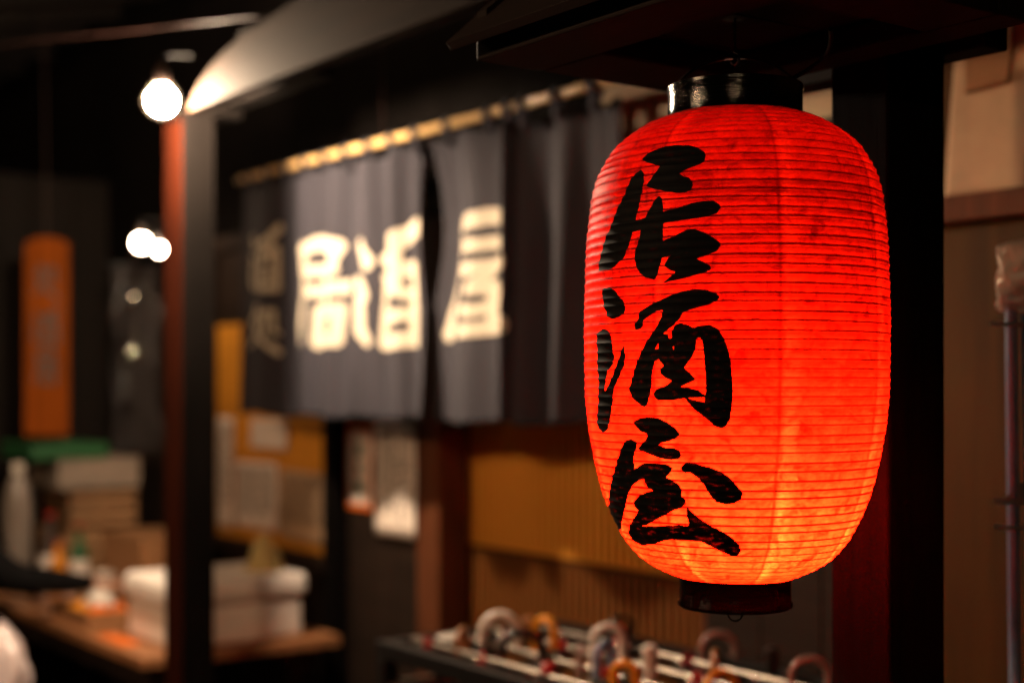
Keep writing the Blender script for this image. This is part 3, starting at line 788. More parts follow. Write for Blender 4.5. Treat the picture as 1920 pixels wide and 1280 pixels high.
nor = thing('shop_curtain', (-3.04, 1.86, 1.2), 'navy split shop curtain with large pale brushed characters hanging from the bamboo pole', 'curtain')
ZT, ZB = 1.884, 1.212
def ease(a): return a * a * (3 - 2 * a)
def gap(t): return np.sin(np.pi * np.minimum(1.0, t / 0.60))
def cloth(k, s, t):
    """point of panel k; s across (0..1), t down (0..1), both may be arrays"""
    w = 0.34
    x0 = -3.891 + k * w
    g = 0.35 + 0.65 * t
    if k == 0:
        x = x0 + w * s
        y = 1.86 + 0.010 * np.sin(6.28 * (1.4 * s + 0.1)) * g + 0.03 * s * t - 0.02 * t
    elif k == 1:
        x = x0 + w * s
        y = 1.86 + (0.017 * np.sin(6.28 * (2.3 * s + 0.3)) + 0.007 * np.sin(6.28 * (5.2 * s + 0.5 * t))) * (1.25 - 0.5 * t) - 0.012 * np.sin(3.14 * s) * t
    elif k == 2:
        x = x0 + w * s - 0.028 * gap(t) * s ** 2
        y = 1.86 + (0.019 * np.sin(6.28 * (2.0 * s + 0.55)) + 0.007 * np.sin(6.28 * (4.7 * s - 0.6 * t))) * (1.2 - 0.4 * t) - 0.028 * ease(s) * t * s
    elif k == 3:
        xl = x0 + 0.002 + 0.050 * gap(t) - 0.012 * ease(np.clip((t - 0.7) / 0.3, 0, 1))
        xr = x0 + w * 0.99 - 0.012 * t
        q = np.minimum(1.0, s / 0.62)
        x = xl + (xr - xl) * (0.92 * q + 0.08 * np.maximum(0, (s - 0.62) / 0.38))
        y = 1.86 + 0.018 * t - 0.045 * q * g + 0.018 * np.sin(6.28 * (2.1 * s)) + 0.045 * np.maximum(0, (s - 0.62) / 0.38) * g
    else:
        x = x0 - 0.022 * (1 - s) + w * s + 0.010 * np.sin(6.28 * (1.5 * s + 0.2)) * g * s
        y = 1.868 + g * (0.09 * ease(np.minimum(1, s / 0.30)) - 0.10 * ease(np.clip((s - 0.34) / 0.12, 0, 1)) + 0.09 * ease(np.clip((s - 0.48) / 0.25, 0, 1)) - 0.05 * ease(np.clip((s - 0.80) / 0.12, 0, 1)) + 0.006 * np.sin(6.28 * 5.1 * s + 3 * t))
    z = ZT - (ZT - ZB) * t + 0.006 * np.sin(6.28 * s + k) * t - 0.012 * np.sin(3.14 * ((s * 3) % 1.0)) * (1 - t) ** 6
    return x, y, z
def cl(k, s, t, off=0.0):
    x, y, z = cloth(k, s, t)
    if off:
        e = 1e-3
        xa, ya, za = cloth(k, s + e, t); xb, yb, zb = cloth(k, s, t + e)
        n = Vector((xa - x, ya - y, za - z)).cross(Vector((xb - x, yb - y, zb - z)))
        n.normalize()
        if n.y > 0: n = -n
        return (x + n.x * off, y + n.y * off, z + n.z * off)
    return (float(x), float(y), float(z))
H = 0.066
GLYPH = {
 'kyo': [[(0.16, .90, H), (0.45, .97, H * 1.3), (0.86, .90, H * 1.2)], [(0.86, .92, H), (0.80, .70, H)], [(0.2, .70, H), (0.82, .70, H)], [(0.18, .92, H * 1.1), (0.2, .5, H), (0.04, .04, H * 0.9)],
         [(0.3, .51, H), (0.97, .53, H * 1.2)], [(0.62, .66, H), (0.60, .33, H * 1.1)], [(0.38, .34, H), (0.36, .03, H * 1.1)], [(0.38, .33, H), (0.88, .33, H * 1.1), (0.85, .05, H)], [(0.38, .06, H), (0.86, .06, H)]],
 'shu': [[(0.08, .93, H * 0.8), (0.17, .76, H * 1.4)], [(0.05, .58, H * 0.9), (0.12, .46, H * 1.3)], [(0.06, .42, H), (0.06, .16, H * 1.2), (0.16, .06, H)], [(0.34, .78, H), (0.62, .84, H * 1.2), (1.0, 1.0, H * 1.5)],
         [(0.38, .62, H), (0.36, .04, H * 1.1)], [(0.36, .62, H), (0.96, .66, H * 1.1), (0.95, .04, H * 1.2)], [(0.36, .05, H * 1.2), (0.95, .05, H * 1.2)], [(0.40, .24, H), (0.92, .27, H)],
         [(0.56, .82, H), (0.54, .5, H), (0.47, .40, H * 0.8)], [(0.77, .86, H), (0.77, .48, H), (0.85, .44, H * 0.8)]],
 'ya': [[(0.16, .91, H), (0.5, .96, H * 1.3), (0.88, .92, H * 1.2)], [(0.86, .92, H), (0.82, .74, H)], [(0.2, .74, H), (0.84, .74, H)], [(0.18, .92, H * 1.1), (0.2, .5, H), (0.02, .02, H)],
        [(0.3, .55, H), (0.96, .57, H * 1.1)], [(0.60, .55, H), (0.42, .40, H)], [(0.40, .39, H), (0.84, .37, H)], [(0.76, .48, H * 0.7), (0.90, .33, H * 1.2)], [(0.62, .36, H * 1.1), (0.60, .06, H * 1.1)], [(0.36, .21, H), (0.88, .22, H)], [(0.26, .05, H), (1.0, .06, H * 1.3)]],
 'sho': [[(0.30, .97, H), (0.22, .78, H), (0.06, .62, H * 0.7)], [(0.26, .80, H), (0.50, .82, H), (0.36, .45, H), (0.04, .12, H * 0.8)], [(0.14, .62, H * 0.8), (0.46, .26, H), (0.96, .03, H * 1.5)], [(0.64, .86, H), (0.63, .52, H), (0.54, .30, H * 0.8)], [(0.64, .86, H), (0.85, .86, H), (0.85, .46, H), (0.97, .40, H * 0.8)]],
}
LETTERS = {0: [('shu', 0.15, 0.68, 1.570, 1.745, 0.85), ('sho', 0.15, 0.68, 1.392, 1.528, 0.85)], 1: [('kyo', 0.07, 0.82, 1.403, 1.695, 0.82)],
           2: [('shu', 0.04, 0.84, 1.394, 1.682, 0.86)], 3: [('ya', 0.08, 0.86, 1.412, 1.690, 0.82)]}
for k in range(5):
    pn = MB().grid(lambda s, t: cl(k, s, t), 60, 48).build('curtain_panel', 'navy_cloth', nor, smooth=True, solid=0.0012)
    for j in range(3):                      # loops round the pole
        s = (j + 0.5) / 3
        x, y, z = cl(k, s, 0.0)
        lw = 0.013
        ring = [(1.86 + 0.0165 * math.sin(a), 1.912 + 0.0165 * math.cos(a)) for a in np.linspace(-2.6, 2.6, 15)]
        prof = [(1.8585 - 0.004, z - 0.012)] + ring + [(1.8585 + 0.004, z - 0.012)]
        mb = MB()
        vs = [(x + sx * lw, yy, zz) for yy, zz in prof for sx in (-1, 1)]
        mb.add(vs, [(2 * i, 2 * i + 1, 2 * i + 3, 2 * i + 2) for i in range(len(prof) - 1)])
        mb.build('loop', 'navy_cloth', pn, smooth=True, solid=0.0012)
    for nm, s0, s1, z0, z1, bold in LETTERS.get(k, []):
        st = [[(x, y, h * bold) for x, y, h in q] for q in GLYPH[nm]]
        asp = (z1 - z0) / ((s1 - s0) * 0.34)
        def sdf(P, st=st): return sdf_strokes(P, st) + 0.006 * np.sin(P[:, 0] * 31) * np.sin(P[:, 1] * 27)
        def fn(x, y):
            s = s0 + (s1 - s0) * x; z = z0 + (z1 - z0) * y
            s = min(max(s, 0.0), 0.999)
            return cl(k, s, (ZT - z) / (ZT - ZB), 0.0022)
        contour_mesh(MB(), sdf, -0.1, 1.12, -0.1, 1.12, 0.022, fn).build('painted_character', 'cloth_white', pn)

cord = tag(MB().tube([(-3.092, 1.86, 1.924), (-3.093, 1.86, 2.10), (-3.09, 1.87, 2.68)], 0.0022, 6).build('thin_rope', 'cable', smooth=True), 'thin rope running from the eave down to the bamboo curtain pole', 'rope')

# ================================================================== notices on the wall
def notice(x0, x1, z0, z1, y, mat, label, cols=0, tilt=0.0, marks=None, mm='print', curl=0.006, border=None, name='paper_notice'):
    cx, cz = (x0 + x1) / 2, (z0 + z1) / 2
    ct, st = math.cos(tilt), math.sin(tilt)
    ph = random.uniform(0, 6)
    def fn(u, v, off=0.0):
        a, b = (u - 0.5) * (x1 - x0), (v - 0.5) * (z1 - z0)
        return (cx + a * ct - b * st, y - off - curl * (0.3 + 0.7 * math.sin(3.0 * v + ph) ** 2) * (0.5 + u * 0.5), cz + a * st + b * ct)
    p = tag(MB().grid(fn, 8, 10).build(name, mat, solid=0.0006, smooth=True), label, 'notice')
    mb = MB()
    if border:
        bw = 0.06
        for (u0, u1, v0, v1) in ((0, 1, 1 - bw, 1), (0, 1, 0, bw), (0, bw * 1.5, bw, 1 - bw), (1 - bw * 1.5, 1, bw, 1 - bw)):
            mb.grid(lambda u, v: fn(u0 + (u1 - u0) * u, v0 + (v1 - v0) * v, 0.0008), 6, 6)
        mb.build('printed_border', border, p)
    if cols:
        mb = MB()
        for c in range(cols):
            u = 0.08 + 0.84 * (c + 0.5) / cols
            v = 0.93
            while v > 0.12 + random.random() * 0.2:
                h = random.uniform(0.02, 0.035)
                hw = 0.25 / cols
                mb.add([fn(u - hw, v - h, 0.001), fn(u + hw, v - h, 0.001), fn(u + hw, v, 0.001), fn(u - hw, v, 0.001)], [(0, 1, 2, 3)])
                v -= h + random.choice((0.008, 0.008, 0.03))
        mb.build('printed_text', mm, p)
    if marks:
        mb = MB()
        for (u0, u1, v0, v1) in marks:
            mb.add([fn(u0, v0, 0.001), fn(u1, v0, 0.001), fn(u1, v1, 0.001), fn(u0, v1, 0.001)], [(0, 1, 2, 3)])
        mb.build('printed_mark', mm, p)
    return p
notice(-4.225, -3.965, 1.095, 1.19, 2.044, 'white_paper', 'small blank white note at the top of the ochre board', 0)
notice(-4.475, -4.355, 0.82, 1.19, 2.044, 'white_paper', 'narrow tall paper strip at the far end of the ochre board', 3)
notice(-4.34, -4.03, 0.835, 1.05, 2.044, 'white_paper', 'large menu sheet with columns of writing low on the ochre board', 12, 0.02)
notice(-4.02, -3.70, 0.82, 1.035, 2.044, 'cream_paper', 'large cream menu sheet beside the dark wall post', 11, -0.015)
notice(-3.595, -3.447, 0.945, 1.185, 2.044, 'white_paper', 'orange-bordered notice with green signs beside the dark wall post', 0, 0.0, [(0.38, 0.62, 0.62, 0.78), (0.32, 0.66, 0.2, 0.32), (0.42, 0.58, 0.42, 0.54)], 'green_print', border='orange_wrap')
notice(-3.425, -3.215, 0.885, 1.195, 2.038, 'white_paper', 'tall menu sheet with fine columns next to the door jamb', 8, 0.01)

# cream poster and cardboard on the near wall
def quad_sheet(name, q, y, mat, label, cat, th=0.001, wav=0.004):
    def fn(u, v):
        a = Vector(q[0]).lerp(Vector(q[1]), u); b = Vector(q[3]).lerp(Vector(q[2]), u)
        p = a.lerp(b, v)
        return (p.x, y - wav * (math.sin(5 * u + 2 * v) * 0.5 + 0.5) - 0.001, p.y)
    return tag(MB().grid(fn, 16, 16).build(name, mat, solid=th, smooth=True), label, cat)
quad_sheet('paper_poster', [(-1.532, 1.618), (-1.372, 1.611), (-1.352, 1.95), (-1.500, 1.95)], 2.044, 'cream_paper', 'aged cream paper sheet pinned to the wall right of the near post', 'poster', wav=0.003)
quad_sheet('cardboard_patch', [(-1.484, 1.789), (-1.400, 1.795), (-1.385, 1.93), (-1.480, 1.93)], 2.036, 'cardboard', 'brown cardboard scrap taped over the cream paper sheet', 'cardboard', th=0.003, wav=0.002)

# ================================================================== signboard on the wing wall
sg = thing('hanging_signboard', (-5.0, 1.64, 1.15), 'orange varnished wooden signboard with rounded top and dark carved brush characters', 'sign')
def sign_pt(a, z, off=0.0):                 # a: along the board's width, 0 at its street edge
    return (-5.042 + 0.09 * (a / 0.15) + off * 0.8, 1.578 + 0.121 * (a / 0.15) - off * 0.6, z)
mb = MB()
out = [(0, 1.12), (0.15, 1.12), (0.15, 1.80)] + [(0.075 + 0.075 * math.cos(b), 1.785 + 0.03 * math.sin(b)) for b in np.linspace(0.3, math.pi - 0.3, 9)] + [(0, 1.77)]
n = len(out)
vs = [sign_pt(a, z) for a, z in out] + [sign_pt(a, z, 0.022) for a, z in out]
mb.add(vs, [tuple(range(n - 1, -1, -1)), tuple(range(n, 2 * n))] + [(i, (i + 1) % n, n + (i + 1) % n, n + i) for i in range(n)])
board = mb.build('board', 'sign_wood', sg, 0.003)
mb = MB()
for z0, gl in ((1.60, 'sho'), (1.44, 'shu'), (1.30, 'kyo')):
    st = [[(x, y, h * 0.75) for x, y, h in q] for q in GLYPH[gl]]
    contour_mesh(mb, lambda P, st=st: sdf_strokes(P, st), -0.1, 1.1, -0.1, 1.1, 0.05, lambda x, y: sign_pt(0.03 + 0.09 * x, z0 + 0.12 * y, 0.0235))
mb.build('carved_writing', 'print', board)
MB().tube([sign_pt(0.075, 1.80, 0.011), (-5.05, 1.64, 2.62)], 0.003, 6).build('hanger_wire', 'wire', sg, smooth=True)

# plastic sheet invented to catch irregular highlights under the pair of bulbs
def film_pt(u, v):
    y = 1.83 + 0.155 * u + 0.006 * math.sin(19 * v + 3 * u)
    x = -4.90 + 0.045 * u + 0.024 * math.sin(7.0 * u + 2.2 * math.sin(3.1 * v)) * (0.4 + v) + 0.008 * math.sin(11 * v * v + 6 * u) + 0.004 * math.sin(31 * u * v)
    return (x, y, 1.72 - 0.66 * v)
fl = thing('highlight_sheet', (-4.9, 1.9, 1.06), 'crumpled clear plastic sheet added to catch highlights below the pair of bulbs', 'plastic sheet')
MB().grid(film_pt, 24, 60).build('film', 'clear_film', fl, smooth=True)
MB().tube([(-4.90, 1.82, 1.722), (-4.85, 2.0, 1.722), (-4.85, 2.055, 1.722)], 0.005, 8).build('hanger', 'black_metal', fl, smooth=True)

# ================================================================== table and the things on it
tb = thing('stall_table', (-4.4, 1.66, 0), 'low brown wooden table behind the red-lit post', 'table')
for i in range(4):
    MB().box(-5.25, -3.48, 1.38 + i * 0.145, 1.38 + (i + 1) * 0.145 - 0.002, 0.572, 0.60 + random.uniform(-0.001, 0.001)).build('table_plank', 'table_wood', tb, 0.003)
MB().box(-5.20, -3.54, 1.42, 1.445, 0.50, 0.571).build('apron', 'dark_wood_x', tb, 0.002)
MB().box(-5.20, -3.54, 1.89, 1.915, 0.50, 0.571).build('apron', 'dark_wood_x', tb, 0.002)
for x in (-5.19, -3.60):
    for y in (1.447, 1.828):
        MB().box(x, x + 0.06, y, y + 0.06, 0, 0.571).build('leg', 'dark_wood_x', tb, 0.003)

fb = thing('foam_box', (-3.69, 1.675, 0.60), 'white foam box with its lid on at the near end of the table', 'box')
MB().box(-3.84, -3.54, 1.48, 1.87, 0.6015, 0.705).build('box_body', 'foam', fb, 0.012)
MB().box(-3.852, -3.528, 1.468, 1.882, 0.712, 0.778).build('lid', 'foam', fb, 0.018)
bg = MB()
def bagp(u, v):
    a = 2 * math.pi * u
    r = (0.042 * (1 - v) ** 0.8 + 0.006) * (1 + 0.18 * math.sin(5 * a + 7 * v) * (0.4 + v))
    return (-3.635 + r * math.cos(a), 1.80 + 1.15 * r * math.sin(a), 0.779 + 0.105 * v)
bg.grid(bagp, 40, 14)
tag(bg.build('paper_bag', 'beige_bag', smooth=True), 'small twisted beige paper bag standing on the white foam box', 'bag')
def packet(c, size, rot, mat, label, name='snack_packet'):
    mb = MB()
    cr, sr = math.cos(rot), math.sin(rot)
    def fn(u, v, sg):
        a, b = (u - 0.5) * size[0], (v - 0.5) * size[1]
        h = size[2] * (math.sin(math.pi * u) * math.sin(math.pi * v)) ** 0.45 * (1 + 0.12 * math.sin(17 * u + 11 * v))
        return (c[0] + a * cr - b * sr, c[1] + a * sr + b * cr, c[2] + (h if sg else 0.0))
    mb.grid(lambda u, v: fn(u, v, 1), 14, 14); mb.grid(lambda u, v: fn(u, v, 0), 14, 14)
    return tag(mb.build(name, mat, smooth=True), label, 'packet')
cb = thing('cardboard_tray', (-4.12, 1.50, 0.60), 'shallow brown cardboard tray of orange packets on the table', 'tray')
MB().box(-4.30, -3.99, 1.42, 1.60, 0.6015, 0.606).build('tray_floor', 'cardboard', cb)
for b_ in ((-4.30, -3.99, 1.42, 1.423, 0.606, 0.645), (-4.30, -3.99, 1.597, 1.60, 0.606, 0.645), (-4.30, -4.297, 1.4235, 1.5965, 0.606, 0.645), (-3.993, -3.99, 1.4235, 1.5965, 0.606, 0.645)):
    MB().box(*b_).build('tray_side', 'cardboard', cb)
packet((-4.045, 1.475, 0.6075), (0.09, 0.07, 0.052), 0.4, 'orange_wrap', 'orange packet lying at the near corner of the cardboard tray')
packet((-4.10, 1.545, 0.6075), (0.10, 0.08, 0.045), -0.3, 'orange_wrap', 'orange packet behind the others in the cardboard tray')
packet((-4.19, 1.475, 0.6075), (0.09, 0.075, 0.05), 0.9, 'amber_plastic', 'amber packet at the far end of the cardboard tray')
packet((-4.085, 1.49, 0.657), (0.08, 0.065, 0.045), 0.2, 'white_plastic', 'white packet lying on top of the orange packets')
packet((-3.78, 1.43, 0.6015), (0.20, 0.05, 0.012), 0.03, 'orange_wrap', 'flat orange strip packet along the table front edge')
packet((-3.94, 1.70, 0.6015), (0.15, 0.20, 0.09), 0.2, 'beige_bag', 'puffed yellowish bag beside the white foam box', 'crisp_bag')

def crate(c, size, label, mat='crate_wood'):
    x, y, z = c; lx, ly, lz = size
    t = thing('crate', (x, y, z), label, 'crate')
    for i in range(3):
        h0 = z + i * lz / 3; h1 = h0 + lz / 3 - 0.012
        MB().box(x - lx / 2, x + lx / 2, y - ly / 2, y - ly / 2 + 0.01, h0, h1).build('slat', mat, t, 0.001)
        MB().box(x - lx / 2, x + lx / 2, y + ly / 2 - 0.01, y + ly / 2, h0, h1).build('slat', mat, t, 0.001)
        MB().box(x + lx / 2 - 0.010, x + lx / 2, y - ly / 2 + 0.0105, y + ly / 2 - 0.0105, h0, h1).build('slat', mat, t, 0.001)
        MB().box(x - lx / 2, x - lx / 2 + 0.010, y - ly / 2 + 0.0105, y + ly / 2 - 0.0105, h0, h1).build('slat', mat, t, 0.001)
    MB().box(x - lx / 2 + 0.0105, x + lx / 2 - 0.0105, y - ly / 2 + 0.0105, y + ly / 2 - 0.0105, z, z + 0.012).build('crate_floor', mat, t)
    return t
crate((-5.02, 1.78, 0.602), (0.30, 0.26, 0.20), 'lower slatted wooden crate at the far end of the table')
crate((-5.03, 1.80, 0.805), (0.28, 0.24, 0.13), 'upper slatted wooden crate stacked under the white box')
fb2 = thing('pale_carton', (-5.0, 1.78, 0.94), 'pale carton on the stacked crates under the green tray', 'carton')
MB().box(-5.16, -4.86, 1.63, 1.92, 0.9365, 1.035).build('carton_body', 'carton_paper', fb2, 0.004)
MB().box(-5.162, -4.858, 1.628, 1.922, 1.036, 1.042).build('carton_flap', 'carton_paper', fb2, 0.001)
gt = thing('green_tray', (-5.0, 1.68, 1.04), 'green plastic tray lying on top of the pale carton', 'tray')
MB().box(-5.19, -4.85, 1.53, 1.80, 1.0435, 1.05).build('tray_floor', 'green_plastic', gt, 0.002)
for b_ in ((-5.19, -4.85, 1.53, 1.54, 1.0505, 1.095), (-5.19, -4.85, 1.79, 1.80, 1.0505, 1.095), (-4.86, -4.85, 1.5405, 1.7895, 1.0505, 1.095), (-5.19, -5.18, 1.5405, 1.7895, 1.0505, 1.095)):
    MB().box(*b_).build('tray_side', 'green_plastic', gt, 0.002)
jug = thing('white_jug', (-4.98, 1.53, 0.60), 'tall white plastic jug with shiny cap standing on the table', 'jug')
MB().lathe([(0.0005, 0.602), (0.042, 0.602), (0.046, 0.615), (0.046, 0.90), (0.036, 0.955), (0.018, 0.985), (0.016, 1.0), (0.0005, 1.0)], (-4.98, 1.53, 0), 28).build('jug_body', 'jug_plastic', jug, smooth=True)
MB().lathe([(0.019, 0.992), (0.021, 0.994), (0.021, 1.022), (0.018, 1.028), (0.0005, 1.028)], (-4.98, 1.53, 0), 24).build('cap', 'glaze', jug, smooth=True)
MB().tube([(-4.94, 1.51, 0.94), (-4.905, 1.50, 0.92), (-4.90, 1.50, 0.86), (-4.935, 1.51, 0.81)], 0.007, 8).build('jug_handle', 'jug_plastic', jug, smooth=True)
def cup(x, y, label, r=0.034, h=0.075):
    t = thing('cup', (x, y, 0.60), label, 'cup')
    MB().lathe([(0.0005, 0), (r * 0.7, 0), (r * 0.8, 0.004), (r, h), (r - 0.003, h), (r * 0.75, 0.008), (0.0005, 0.008)], (x, y, 0.6015), 28).build('bowl', 'glaze', t, smooth=True)
    MB().lathe([(r * 0.985, 0), (r * 1.005, 0), (r * 1.01, 0.006), (r * 0.99, 0.006)], (x, y, 0.6015 + h * 0.8), 28, close=True).build('painted_band', 'blue_plastic', t, smooth=True)
cup(-4.55, 1.45, 'pale glazed cup at the street edge of the table near the black sleeve')
cup(-4.78, 1.50, 'pale glazed cup just behind the first cup on the table')
cup(-4.62, 1.70, 'pale glazed cup towards the wall side of the table')
cbx = thing('cardboard_box', (-4.5, 1.80, 0.60), 'closed brown cardboard box standing on the table against the wall', 'box')
MB().box(-4.72, -4.36, 1.73, 1.93, 0.6015, 0.80).build('box_body', 'cardboard', cbx, 0.003)
MB().box(-4.722, -4.542, 1.728, 1.932, 0.8005, 0.804).build('flap', 'cardboard', cbx)
MB().box(-4.538, -4.358, 1.728, 1.932, 0.8005, 0.804).build('flap', 'cardboard', cbx)

def bottle(x, y, z, h, rb, mat, label):
    t = thing('bottle', (x, y, z), label, 'bottle', 'bottles on the stall table')
    MB().lathe([(0.0005, 0), (rb, 0), (rb * 1.02, 0.01), (rb * 1.02, h * 0.55), (rb * 0.45, h * 0.76), (rb * 0.4, h * 0.95), (0.0005, h * 0.95)], (x, y, z), 24).build('glass', mat, t, smooth=True)
    MB().lathe([(rb * 0.44, h * 0.94), (rb * 0.46, h), (0.0005, h)], (x, y, z), 20).build('cap', 'red_plastic', t, smooth=True)
    MB().lathe([(rb * 1.03, h * 0.15), (rb * 1.035, h * 0.16), (rb * 1.035, h * 0.44), (rb * 1.03, h * 0.45)], (x, y, z), 24, close=True).build('paper_label', 'white_paper', t, smooth=True)
bottle(-4.86, 1.60, 0.6015, 0.26, 0.034, 'socket', 'brown glass bottle in front of the slatted crates')
bottle(-4.80, 1.68, 0.6015, 0.22, 0.030, 'green_plastic', 'short green glass bottle in front of the slatted crates')
bottle(-4.66, 1.56, 0.6015, 0.18, 0.028, 'amber_plastic', 'small amber sauce bottle beside the cups on the table')

# ================================================================== umbrella rack with umbrellas
RX0, RX1, RY0, RY1, RZ = -2.50, -1.30, 1.485, 1.945, 0.78
rk = thing('umbrella_rack', ((RX0 + RX1) / 2, (RY0 + RY1) / 2, 0), 'black umbrella rack with steel rails and key locks below the lantern', 'umbrella rack')
for b_ in ((RX0, RX1, RY0, RY0 + 0.035), (RX0, RX1, RY1 - 0.035, RY1), (RX0, RX0 + 0.035, RY0 + 0.036, RY1 - 0.036), (RX1 - 0.035, RX1, RY0 + 0.036, RY1 - 0.036)):
    MB().box(*b_, RZ - 0.035, RZ).build('top_frame', 'black_metal', rk, 0.003)
for x in (RX0, RX1 - 0.035):
    for y in (RY0, RY1 - 0.035):
        MB().box(x, x + 0.035, y, y + 0.035, 0, RZ - 0.036).build('leg', 'black_metal', rk, 0.003)
MB().box(RX0 + 0.036, RX1 - 0.036, RY0 + 0.008, RY0 + 0.014, 0.10, RZ - 0.085).build('front_panel', 'rack_panel', rk, 0.001)
MB().box(RX0 + 0.008, RX0 + 0.014, RY0 + 0.036, RY1 - 0.036, 0.10, RZ - 0.085).build('end_panel', 'rack_panel', rk, 0.001)
MB().box(RX0 + 0.02, RX1 - 0.02, RY0 + 0.02, RY1 - 0.02, 0.06, 0.075).build('drip_tray', 'rack_panel', rk, 0.002)
rows_y = (1.555, 1.655, 1.755, 1.855)
for y in rows_y:
    MB().tube([(RX0 + 0.036, y, RZ - 0.002), (-1.9, y, RZ - 0.003), (RX1 - 0.036, y, RZ - 0.002)], 0.0075, 16).build('rail', 'rail_metal', rk, smooth=True)
for ri, y in enumerate(rows_y):
    for i in range(6):
        x = RX0 + 0.12 + i * 0.185 + (ri % 2) * 0.06 + random.uniform(-0.012, 0.012)
        if x > RX1 - 0.07: continue
        lk = MB().box(x - 0.021, x + 0.021, y - 0.046, y - 0.0125, RZ - 0.035, RZ - 0.001).build('lock', 'black_plastic', rk, 0.006)
        MB().lathe([(0.0075, 0), (0.007, 0.003), (0.0045, 0.0058), (0.0005, 0.007)], (x - 0.008, y - 0.03, RZ - 0.0008), 14).build('keyhole', 'bell_metal', lk, smooth=True)  # domed and polished to throw small glints
        if random.random() < 0.5:
            a = random.uniform(0, 3)
            MB().obox((x + 0.010, y - 0.030, RZ + 0.010), ((math.cos(a), math.sin(a), 0), (-math.sin(a), math.cos(a), 0), (0, 0, 1)), (0.020, 0.004, 0.022)).build('key_tag', 'red_plastic', lk, 0.0015)

def umbrella(x, y, ang, hmat, label, kind='hook', R=0.033, tall=0.075, cmat='umbrella_cloth', rt=0.0085):
    t = thing('umbrella', (x, y, 0.08), label, 'umbrella', 'umbrellas locked in the rack')
    ca, sa = math.cos(ang), math.sin(ang)
    z1 = RZ + tall
    if kind == 'hook':
        pts = [(x, y, RZ - 0.06), (x, y, RZ), (x, y, z1 - R * 0.3)]
        pts += [(x + ca * R * (1 - math.cos(b)), y + sa * R * (1 - math.cos(b)), z1 + R * math.sin(b)) for b in np.linspace(0, math.pi * 1.08, 16)]
        pts.append((x + ca * R * 2.02, y + sa * R * 2.02, z1 - 0.03))
        MB().tube(pts, rt, 12).build('handle', hmat, t, smooth=True)
    else:
        MB().lathe([(0.0005, RZ - 0.06), (0.010, RZ - 0.06), (0.011, RZ), (0.014, z1 - 0.02), (0.0135, z1 - 0.005), (0.008, z1), (0.0005, z1)], (x, y, 0), 18).build('handle', hmat, t, smooth=True)
    MB().tube([(x, y, 0.085), (x, y, RZ - 0.055)], 0.004, 8).build('shaft', 'steel', t, smooth=True)
    def fold(u, v):
        a = 2 * math.pi * u
        r = (0.010 + 0.022 * v) * (1 + 0.28 * math.sin(8 * a + 3 * v))
        return (x + r * math.cos(a), y + r * math.sin(a), 0.14 + 0.50 * v)
    MB().grid(fold, 48, 6).build('folded_canopy', cmat, t, smooth=True)
umbrella(-2.339, 1.640, 0.94, 'white_plastic', 'umbrella with the thick white hooked handle at the rack\'s far end', R=0.035, tall=0.022, rt=0.0095)
umbrella(-2.255, 1.710, 0.15, 'amber_plastic', 'umbrella with an amber hooked handle next to the thick white one', R=0.026, tall=0.03, rt=0.0088)
umbrella(-2.106, 1.735, 0.94, 'white_plastic', 'umbrella with a slim white hooked handle in the middle of the rack', R=0.028, tall=0.028, rt=0.008)
umbrella(-1.893, 1.69, 0.3, 'white_plastic', 'umbrella with a short straight white handle in the rack', kind='straight', tall=0.058)
umbrella(-1.968, 1.888, 0.94, 'smoke_plastic', 'umbrella with a smoky hooked handle in the rack row nearest the wall', R=0.032, tall=0.015, rt=0.007)
umbrella(-1.660, 1.80, 0.94, 'smoke_plastic', 'umbrella with a smoky hooked handle beside the near post', R=0.032, tall=0.025, rt=0.007)
umbrella(-2.20, 1.585, 0.94, 'black_plastic', 'umbrella with a black hooked handle at the rack\'s street side', R=0.04, tall=0.008, rt=0.009)
umbrella(-1.874, 1.590, 0.5, 'amber_plastic', 'umbrella with a small amber hooked handle at the rack\'s street side', R=0.02, tall=0.02, rt=0.009)
umbrella(-1.955, 1.620, 1.8, 'blue_plastic', 'umbrella with a clear bluish hooked handle in the rack', R=0.024, tall=0.03, rt=0.008)
umbrella(-2.13, 1.83, 2.6, 'red_plastic', 'umbrella with a dark red hooked handle near the slatted door', R=0.022, tall=0.012, rt=0.009)
tag(MB().lathe([(0.0005, 0.0), (0.026, 0.0), (0.029, 0.003), (0.026, 0.006), (0.0005, 0.006)], (-2.395, 1.600, RZ + 0.006), 28).build('claim_tag', 'white_plastic', smooth=True), 'round white plastic tag lying on the rack corner', 'tag')
umbrella(-2.40, 1.80, 0.5, 'handle_wood', 'umbrella with a turned wooden knob handle at the far back corner of the rack', kind='straight', tall=0.03)
umbrella(-2.30, 1.555, 2.2, 'handle_wood', 'umbrella with a brown wooden hooked handle next to the white round tag', R=0.024, tall=0.014, rt=0.0075)
umbrella(-2.05, 1.655, -0.6, 'smoke_plastic', 'umbrella with a small smoky hooked handle leaning to the street in the middle row', R=0.02, tall=0.02, rt=0.006)
umbrella(-2.22, 1.87, 1.4, 'black_plastic', 'umbrella with a slim black hooked handle in the row by the slatted door', R=0.028, tall=0.016, rt=0.006)
umbrella(-1.80, 1.76, 2.4, 'handle_wood', 'umbrella with a dark wooden hooked handle below the lantern ring', R=0.027, tall=0.018, rt=0.0075)
umbrella(-1.78, 1.88, 0.2, 'black_plastic', 'umbrella with a straight black handle in the row by the wall', kind='straight', tall=0.05)
umbrella(-2.02, 1.560, 0.9, 'red_plastic', 'umbrella with a red straight handle at the rack front', kind='straight', tall=0.022)
umbrella(-1.72, 1.66, 1.1, 'amber_plastic', 'umbrella with a clear amber hooked handle towards the near post', R=0.026, tall=0.014, rt=0.007)


